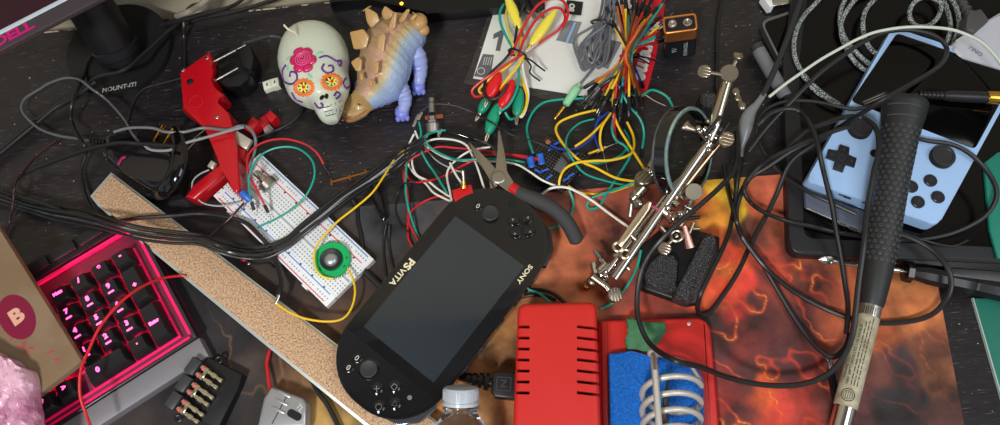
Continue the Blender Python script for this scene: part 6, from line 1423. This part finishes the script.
for q in (-1.4, 0, 1.4): mb.tube([on_lab(sc2 - 3, q), on_lab(sc2 + 3, q)], .00022, 5)
obj('round_emblem', mb, ink, ir)
mb = MB()
for k in range(6): u = -4 + k * 1.6; mb.tube([a2 + d2 * .005 + (gx * math.cos(u / 8) + gy * math.sin(u / 8)) * .0083, a2 + d2 * .011 + (gx * math.cos(u / 8) + gy * math.sin(u / 8)) * .0084], .0003, 5)
obj('collar_ticks', mb, black, ir)
# ---- black pen with metal clip
pn = thing('test_probe', 'slim black probe with silver end lying under the iron barrel', 'probe', P(835, 385, 0))
a, b_ = P(827, 353, 7), P(843, 425, 7); obj('barrel', MB().lathe([(14, 3), (15, 3.8), (52, 3.8), (80, 3.4)], a, b_, 20), black_gloss, pn)
obj('silver_end', MB().lathe([(0, 1.6), (1, 3), (4, 3.2), (5, 2.2), (9, 1.8), (14.5, 2.2)], a, b_, 18), silver, pn)
# ---- translucent sleeve
hs = thing('heat_shrink_sleeve', 'milky translucent sleeve swelling over the joint of a black cable', 'cable sleeve', P(747, 125, 8))
w = spline(PP([(764, 94, 22), (757, 104, 22), (750, 113, 20), (746, 124, 18), (743, 136, 16), (741.5, 146, 14), (741, 158, 12)]), 5)
rr = spline([V((x, 0, 0)) for x in (2.8, 3.2, 5.4, 6.6, 5.4, 3.2, 1.8)], 5)
obj('sleeve', MB().tube(w, [x.x / 1000 for x in rr], 22, flat=.8), mat('milky_film', '8f9496', .25, trans=.35, coat=.3, bump=(150, .4, 1)), hs)
obj('cable_core', MB().tube(w, .0014, 8), black_cable, hs)
# ================================================================== cables
BC = 'black cable'
def blk_c(label, pts, r=2.2, m_=None, z=3, nm='black_cable'): return cable(nm, label, pts, r, m_ or black_cable, 'cable', z=z)
grey_gloss = mat('grey_gloss_cable', '5a5c5f', .25, coat=.4)
# left
blk_c('thick black cable sweeping from the back edge past the stand over bare desk', [(230, 8, 12), (184, 20, 14), (148, 50, 24), (124, 70, 34), (96, 78, 22), (80, 93, 9), (60, 103, 6), (30, 125, 4), (0, 150, 4), (-30, 170, 4)], 1.9)
blk_c('second black cable just below the thick sweeping one at the frame edge', [(96, 82, 10), (76, 97, 6), (56, 108, 4), (34, 126, 3), (0, 154, 3), (-30, 176, 3)], 1.7)
blk_c('glossy grey cable making a wide loop above the adapter', [(97, 142, 24), (80, 139, 12), (60, 136, 8), (42, 130, 8), (30, 121, 8), (22, 110, 8), (25, 99, 8), (40, 89, 9), (50, 83, 10), (66, 78, 14), (80, 80, 16), (92, 89, 14), (108, 101, 16), (124, 119, 24), (132, 133, 34), (141, 145, 36)], 1.25, grey_gloss, nm='grey_cable')
blk_c('grey cable running from the adapter across the red handle and down to the breadboard', [(114, 132, 34), (130, 128, 36), (152, 128, 38), (166, 132, 38), (184, 132, 36), (204, 128, 34), (226, 130, 34), (240, 126, 34), (249, 128, 34), (255, 137, 32), (255, 150, 26), (250, 165, 20), (244, 180, 16), (243, 194, 16)], 1.35, mat('mid_grey_cable', '6c6e70', .35, coat=.2), nm='grey_cable')
blk_c('lower grey cable crossing the red handle with a shiny bend', [(144, 145, 36), (152, 150, 36), (170, 150, 38), (186, 143, 38), (204, 138, 36), (218, 134, 34), (232, 130, 34), (244, 127, 35)], 1.25, mat('pale_grey_cable', '8e9194', .3, coat=.3), nm='grey_cable')
blk_c('black cable looping from the adapter across the cork to a small clip', [(176, 146, 50), (144, 144, 44), (120, 143, 42), (90, 149, 26), (60, 159, 12), (36, 168, 8), (20, 176, 8), (12, 188, 8), (20, 196, 10), (40, 202, 12), (60, 210, 16), (86, 220, 22), (112, 222, 24), (140, 218, 24), (170, 216, 22), (200, 214, 14), (226, 217, 14), (246, 223, 14), (260, 236, 14), (272, 250, 12), (277, 264, 10), (281, 280, 12), (281, 293, 20)], 1.9)
for k, (lb, m_) in enumerate((('uppermost of the black cables bundled across the cork and breadboard', black_cable), ('second of the black cables bundled across the cork and breadboard', black_cable), ('shiny third cable of the black bundle across the cork and breadboard', mat('sheen_cable', '2c2d2f', .22, coat=.5)), ('lowest of the black cables bundled across the cork and breadboard', black_cable))):
    o = k * 4.0; zz = 26 + (3 - k) * 3.4
    blk_c(lb, [(-30, 183 + o * 1.2, 4), (0, 191 + o, 5), (22, 200 + o * .8, 6), (50, 206 + o, 8), (80, 210 + o * 1.2, 20), (110, 220 + o * .9, zz), (140, 227 + o, zz), (170, 231 + o, zz), (200, 235 + o * .8, zz), (222, 243 + o * .85, zz - 2), (244, 248 + o * .85, 18), (266, 246 + o, 16), (286, 238 + o * .9, 17), (302, 224 + o, 18), (322, 208 + o, 18 + k), (344, 191 + o, 14 + k), (370, 172 + o * 1.1, 8), (392, 155 + o * 1.4, 8), (410, 145 + o, 9), (424, 138 + o * .7, 10)], 1.4, m_)
blk_c('thin shiny strand along the black bundle near the silver switch', [(300, 232, 26), (322, 215, 28), (344, 197, 28), (370, 180, 18), (392, 164, 16), (404, 154, 16)], .6, MATS['pale_grey_cable'], nm='grey_strand')
blk_c('black cable curving down from the stand to the tip of the ruler', [(95, 51, 9), (87, 63, 9), (83, 78, 9), (74, 98, 9), (71, 118, 8), (78, 136, 8), (86, 150, 8), (81, 170, 6), (83, 186, 6), (88, 202, 10), (96, 216, 18)], 1.6)
blk_c('thin maroon-black cable hanging along the far side edge', [(56, 141, 8), (42, 151, 5), (28, 166, 4), (16, 182, 3), (13, 204, 3), (10, 220, 3), (3, 238, 3), (-4, 254, 3)], 1.0, mat('maroon_cable', '3a1a20', .35, coat=.3), nm='maroon_cable')
blk_c('thin black cable curling from the red tool down to the adapter', [(182, 78, 3), (160, 84, 3), (144, 89, 3), (134, 101, 3), (128, 119, 3), (126, 136, 3)], 1.1)
blk_c('black cable hanging over the back edge beside the red tool', [(204, 3, 20), (192, 6, 20), (185, 14, 16), (184, 26, 8), (184, 44, 3), (184, 66, 3)], 1.7)
blk_c('black cable lying along the back edge of the desk', [(150, 40, 5), (170, 30, 5), (200, 19, 5), (230, 13, 5), (258, 5, 6), (290, -6, 8)], 2.0)
blk_c('second cable along the back edge, nearer the wall', [(160, 26, 6), (186, 19, 8), (214, 12, 8), (236, 4, 10), (250, -8, 12)], 1.8)
blk_c('grey-black cable from behind the skull to the black jaw of the red tool', [(292, 46, 4), (281, 38, 6), (270, 36.5, 8), (256, 40, 16), (243, 44, 24)], 1.7, mat('slate_cable', '3c3f42', .35, coat=.3))
blk_c('black cable running from under the skull down beside the red connector', [(308, 96, 3), (304, 106, 3), (297, 118, 3), (284, 127, 3), (267, 134, 3), (256, 138, 5)], 1.6)
blk_c('beige hose dropping over the back edge at the corner', [(215, -8, 30), (200, 5, 26), (188, 12, 20), (177, 16, 10)], 2.8, mat('beige_hose', '8f8878', .6), nm='beige_hose')
blk_c('dark brown twisted wires dropping from the breadboard to the ruler', [(244, 203, 14), (234, 214, 13), (224, 224, 10), (212, 234, 6), (205, 240, 4)], 1.0, mat('brown_cable', '3a2824', .4), nm='twisted_wire')
blk_c('long red wire arcing over the keyboard number pad', [(186, 276, 18), (178, 276, 20), (160, 279, 30), (138, 289, 44), (118, 305, 52), (100, 327, 52), (88, 352, 50), (81, 370, 50), (80, 394, 46), (86, 414, 42), (92, 430, 40)], 1.15, red_w, nm='red_wire')
blk_c('thick red wire rising from the silver connector hood', [(270, 350, 5), (267, 362, 6), (268, 374, 8), (270, 390, 10)], 1.5, red_w, nm='red_wire')
blk_c('ribbed black cable coming out under the cork ruler near the front', [(312, 380, 6), (318, 392, 6), (328, 406, 6), (340, 430, 6)], 2.0)
ac2 = thing('alligator_clip', 'small clip with black boot gripping the yellow wire on the cork', 'clip', P(279, 295, 17))
obj('clip_boot', MB().lathe([(0, 1.6), (2, 2.6), (9, 2.4), (11, 1.6)], P(281, 284, 20), P(279, 296, 21), 14), black, ac2)
obj('clip_jaw', MB().tube([P(279, 295, 21), P(278, 299, 21), P(276, 304, 20)], [.0020, .0016, .0010], 10), silver, ac2)
ac3 = thing('alligator_clip', 'black alligator clip hanging beside the console upper corner', 'clip', P(380, 205, 4))
obj('clip_boot', MB().lathe([(0, 1.4), (3, 3.2), (16, 4.8), (26, 3.8), (36, 2.6), (38, 1.6)], P(373, 182, 8), P(386, 226, 8), 18), black_gloss, ac3)
blk_c('thin black lead running down from the hanging clip behind the console', [(386, 225, 6), (384, 238, 3), (384, 258, 3), (387, 280, 3)], 1.1); blk_c('second black lead beside the one from the hanging clip', [(389, 226, 6), (389, 240, 3), (391, 258, 3), (396, 278, 3)], 1.1)
blk_c('black lead looping from the cable bundle to the hanging clip', [(350, 196, 6), (357, 208, 3), (358, 222, 3), (362, 240, 3), (362, 256, 3)], 1.8)
blk_c('thick black cable slanting from the breadboard corner under the console', [(352, 262, 4), (364, 271, 4), (374, 280, 4), (386, 292, 4)], 2.8)
le = thing('small_led', 'tiny loose red part with two thin black leads by the ruler', 'led', P(246, 262, 0))
obj('lens', MB().ball(P(244, 260, 4), (.0032, .0022, .0022)), mat('led_red', 'a01c2c', .2, trans=.3), le); obj('leads', MB().tube(spline(PP([(246, 261, 4), (256, 264, 3), (268, 263, 3), (274, 268, 3)]), 5), .0007, 6), black_cable, le); obj('base_ring', MB().ball(P(249, 264, 3), (.0022, .0018, .002)), nickel, le)
blk_c('twin black leads bending over behind the red housing', [(500, 306, 6), (508, 297, 6), (522, 291, 8), (540, 290, 10), (554, 294, 12), (566, 304, 10)], 1.7); blk_c('second black lead bending behind the red housing', [(503, 312, 4), (512, 302, 4), (526, 296, 4), (542, 295, 5), (556, 300, 5)], 1.6)
blk_c('teal wire showing between the console and the red housing', [(522, 289, 12), (530, 290, 13), (540, 294, 14), (551, 303, 14)], 1.0, green_w, nm='teal_wire')
# right
blk_c('thin cable hanging straight down behind the helping hand', [(723, -6, 3), (720, 10, 3), (717.5, 30, 3), (717, 60, 3), (717, 84, 4), (718, 96, 4)], 1.5)
blk_c('thick black cable from the top edge to the milky sleeve', [(803, -10, 20), (798, 8, 22), (788, 36, 22), (778, 62, 22), (770, 80, 22), (762, 97, 22)], 2.6, mat('rubber_cable', '2b2c2e', .5))
Z1 = 50
blk_c('black cord looping round the helping hand base and up along the iron grip', [(737, 132, 30), (738, 150, 40), (735, 168, 56), (722, 185, 66), (700, 205, 68), (680, 222, 66), (661, 240, 60), (648, 257, 50), (640, 277, 40), (637, 303, 34), (640, 324, 34), (651, 345, 40), (674, 360, 74), (700, 367, 60), (730, 378, 34), (765, 385, 24), (800, 384.5, 24), (828, 374, 30), (845, 354, 38), (853, 332, 46), (856, 308, 52), (859, 280, 58), (864, 242, 66), (868, 204, 68), (874, 172, 72), (879, 148, 72), (876, 129, 64), (863, 118, 52), (846, 117, 52), (826, 123, 52), (806, 132, 46), (786, 150, 38)], 2.15)
blk_c('black cord crossing the blue console screen in a tight bend', [(748, 152, 20), (768, 126, 26), (792, 101, 36), (818, 75, 42), (840, 58, 44), (860, 44, 45), (880, 34, 45), (902, 30, 45), (926, 33, 46), (942, 41, 46), (947, 52, 46), (939, 66, 60), (915, 82, 84), (888, 97, 92), (862, 113, 74), (838, 128, 48), (812, 146, 42), (790, 164, 30), (776, 196, 16), (764, 220, 10), (752, 242, 8), (738, 272, 8), (722, 297, 6), (708, 314, 6), (698, 311, 14), (700, 296, 38), (712, 270, 40), (722, 250, 38), (730, 228, 28), (735, 200, 16), (738, 176, 20), (741, 158, 14)], 2.0)
blk_c('black cord looping left of the console and passing under its lower edge', [(920, 95, 44), (905, 96, 45), (880, 104, 44), (856, 109, 40), (840, 107, 40), (822, 103, 36), (806, 101, 32), (784, 102, 26), (766, 110, 22), (757, 124, 20), (758, 140, 18), (767, 157, 18), (779, 171, 18), (794, 183, 22), (812, 194, 28), (832, 203, 32), (856, 214, 36)], 1.75)
blk_c('black cord swinging down the orange mat to the silver probe end', [(812, 140, 40), (790, 152, 32), (766, 168, 22), (750, 178, 16), (740, 196, 12), (736, 216, 10), (741, 234, 8), (750, 247, 8), (760, 260, 8), (769, 275, 7), (780, 294, 6), (794, 317, 6), (808, 337, 8), (820, 350, 12), (833, 357, 16), (845, 348, 20), (850, 334, 20)], 2.2)
blk_c('long black cord crossing the mat diagonally and looping round past the screwdriver', [(724, 166, 6), (728, 190, 5), (734, 212, 6), (741, 234, 14), (752, 251, 14), (768, 270, 12), (792, 290, 6), (820, 306, 5), (850, 318, 8), (880, 323, 6), (912, 321, 8), (934, 313, 14), (948, 296, 24), (951, 280, 28), (945, 264, 30), (932, 250, 28), (916, 240, 26), (898, 233, 24)], 2.1)
blk_c('black cord making the wide loop round the button side of the blue console', [(890, 128, 37), (924, 140, 40), (950, 144, 40), (970, 154, 39), (986, 170, 36), (996, 188, 34), (994, 204, 30), (980, 220, 24), (950, 234, 18), (914, 240, 17), (880, 238, 17), (840, 233, 17), (810, 226, 18), (790, 222, 16), (768, 214, 10), (752, 204, 8), (744, 190, 10), (750, 176, 20), (768, 160, 30), (796, 146, 40), (826, 134, 44), (850, 126, 44)], 1.9)
blk_c('black cord running down the tray to the probe beside the iron', [(757, 126, 28), (770, 114, 30), (784, 109, 32), (797, 110, 36), (808, 121, 44), (816, 138, 48), (822, 165, 50), (828, 190, 46), (832, 206, 42), (836, 230, 34), (841, 258, 26), (845, 284, 20), (848, 308, 18), (846, 334, 16)], 2.0)
blk_c('thin black strand inside the tray beside the console', [(912, 236, 18), (930, 242, 18), (952, 246, 18), (968, 240, 18)], .9)
blk_c('cable stub with metal tip lying on the yellow part of the mat', [(733, 168, 5), (735, 180, 5), (735.5, 192, 5)], 1.4)
blk_c('pale green-white cable arching over the top of the blue console', [(769, 97, 26), (784, 85, 30), (801, 73, 34), (820, 60, 38), (841, 48, 42), (860, 38, 44), (880, 31, 45), (911, 27, 45), (948, 29, 46), (972, 37, 46), (986, 46, 46), (1000, 62, 46), (1010, 76, 46)], 1.35, mat('pale_cable', 'c9d2c4', .4), nm='white_cable')
# braided
def braid_mat():
    M = mat('braided_sleeve', '8a9294', .5); nt = M.node_tree; b = nt.nodes['Principled BSDF']
    tc = nt.nodes.new('ShaderNodeTexCoord'); v = nt.nodes.new('ShaderNodeTexVoronoi'); v.inputs['Scale'].default_value = 900; r = nt.nodes.new('ShaderNodeValToRGB')
    r.color_ramp.elements[0].color = lin('c8d0ce'); r.color_ramp.elements[1].color = lin('3c4244'); r.color_ramp.elements[0].position = .25; r.color_ramp.elements[1].position = .6
    nt.links.new(tc.outputs['Object'], v.inputs['Vector']); nt.links.new(v.outputs['Distance'], r.inputs['Fac']); nt.links.new(r.outputs[0], b.inputs['Base Color']); return M
brm = braid_mat()
cable('braided_cable', 'outer run of the grey braided cable coiled in the tray', [(850, 112, 17), (841, 106, 17), (822, 93, 17), (806, 78, 17), (796, 60, 17), (794, 42, 17), (800, 22, 17), (814, 5, 17), (834, -12, 17), (870, -24, 18)], 2.2, brm, 'cable', z=17)
cable('braided_cable', 'grey braided cable coiled several times above the blue console', [(880, 72, 19), (862, 58, 19), (846, 40, 19), (840, 22, 19), (843, 4, 19), (856, -12, 19), (890, -24, 19), (930, -18, 19), (952, 0, 19), (959, 20, 19), (955, 38, 19), (945, 54, 20), (920, 66, 18), (888, 74, 17), (862, 68, 17), (846, 48, 17), (841, 26, 21), (850, 6, 22), (866, -8, 22), (900, -18, 22), (936, -8, 22), (948, 12, 23), (950, 32, 23), (940, 50, 22), (915, 58, 20), (890, 60, 20), (870, 48, 22), (863, 28, 24), (866, 10, 24), (880, -6, 24)], 2.1, brm, 'cable', z=19, seg=8)
cable('braided_cable', 'small round loop of grey braided cable at the top centre of the coil', [(941, 4, 27), (938, 17, 27), (929, 25, 27), (917, 26, 27), (910, 18, 27), (911, 7, 27), (919, -1, 27), (931, -2, 27)], 2.0, brm, 'cable', closed=True, seg=8)
cable('braided_cable', 'short straight braided run crossing below the coil beside the console', [(800, 72, 24), (812, 88, 22), (826, 99, 20), (842, 108, 18)], 1.6, brm, 'cable')
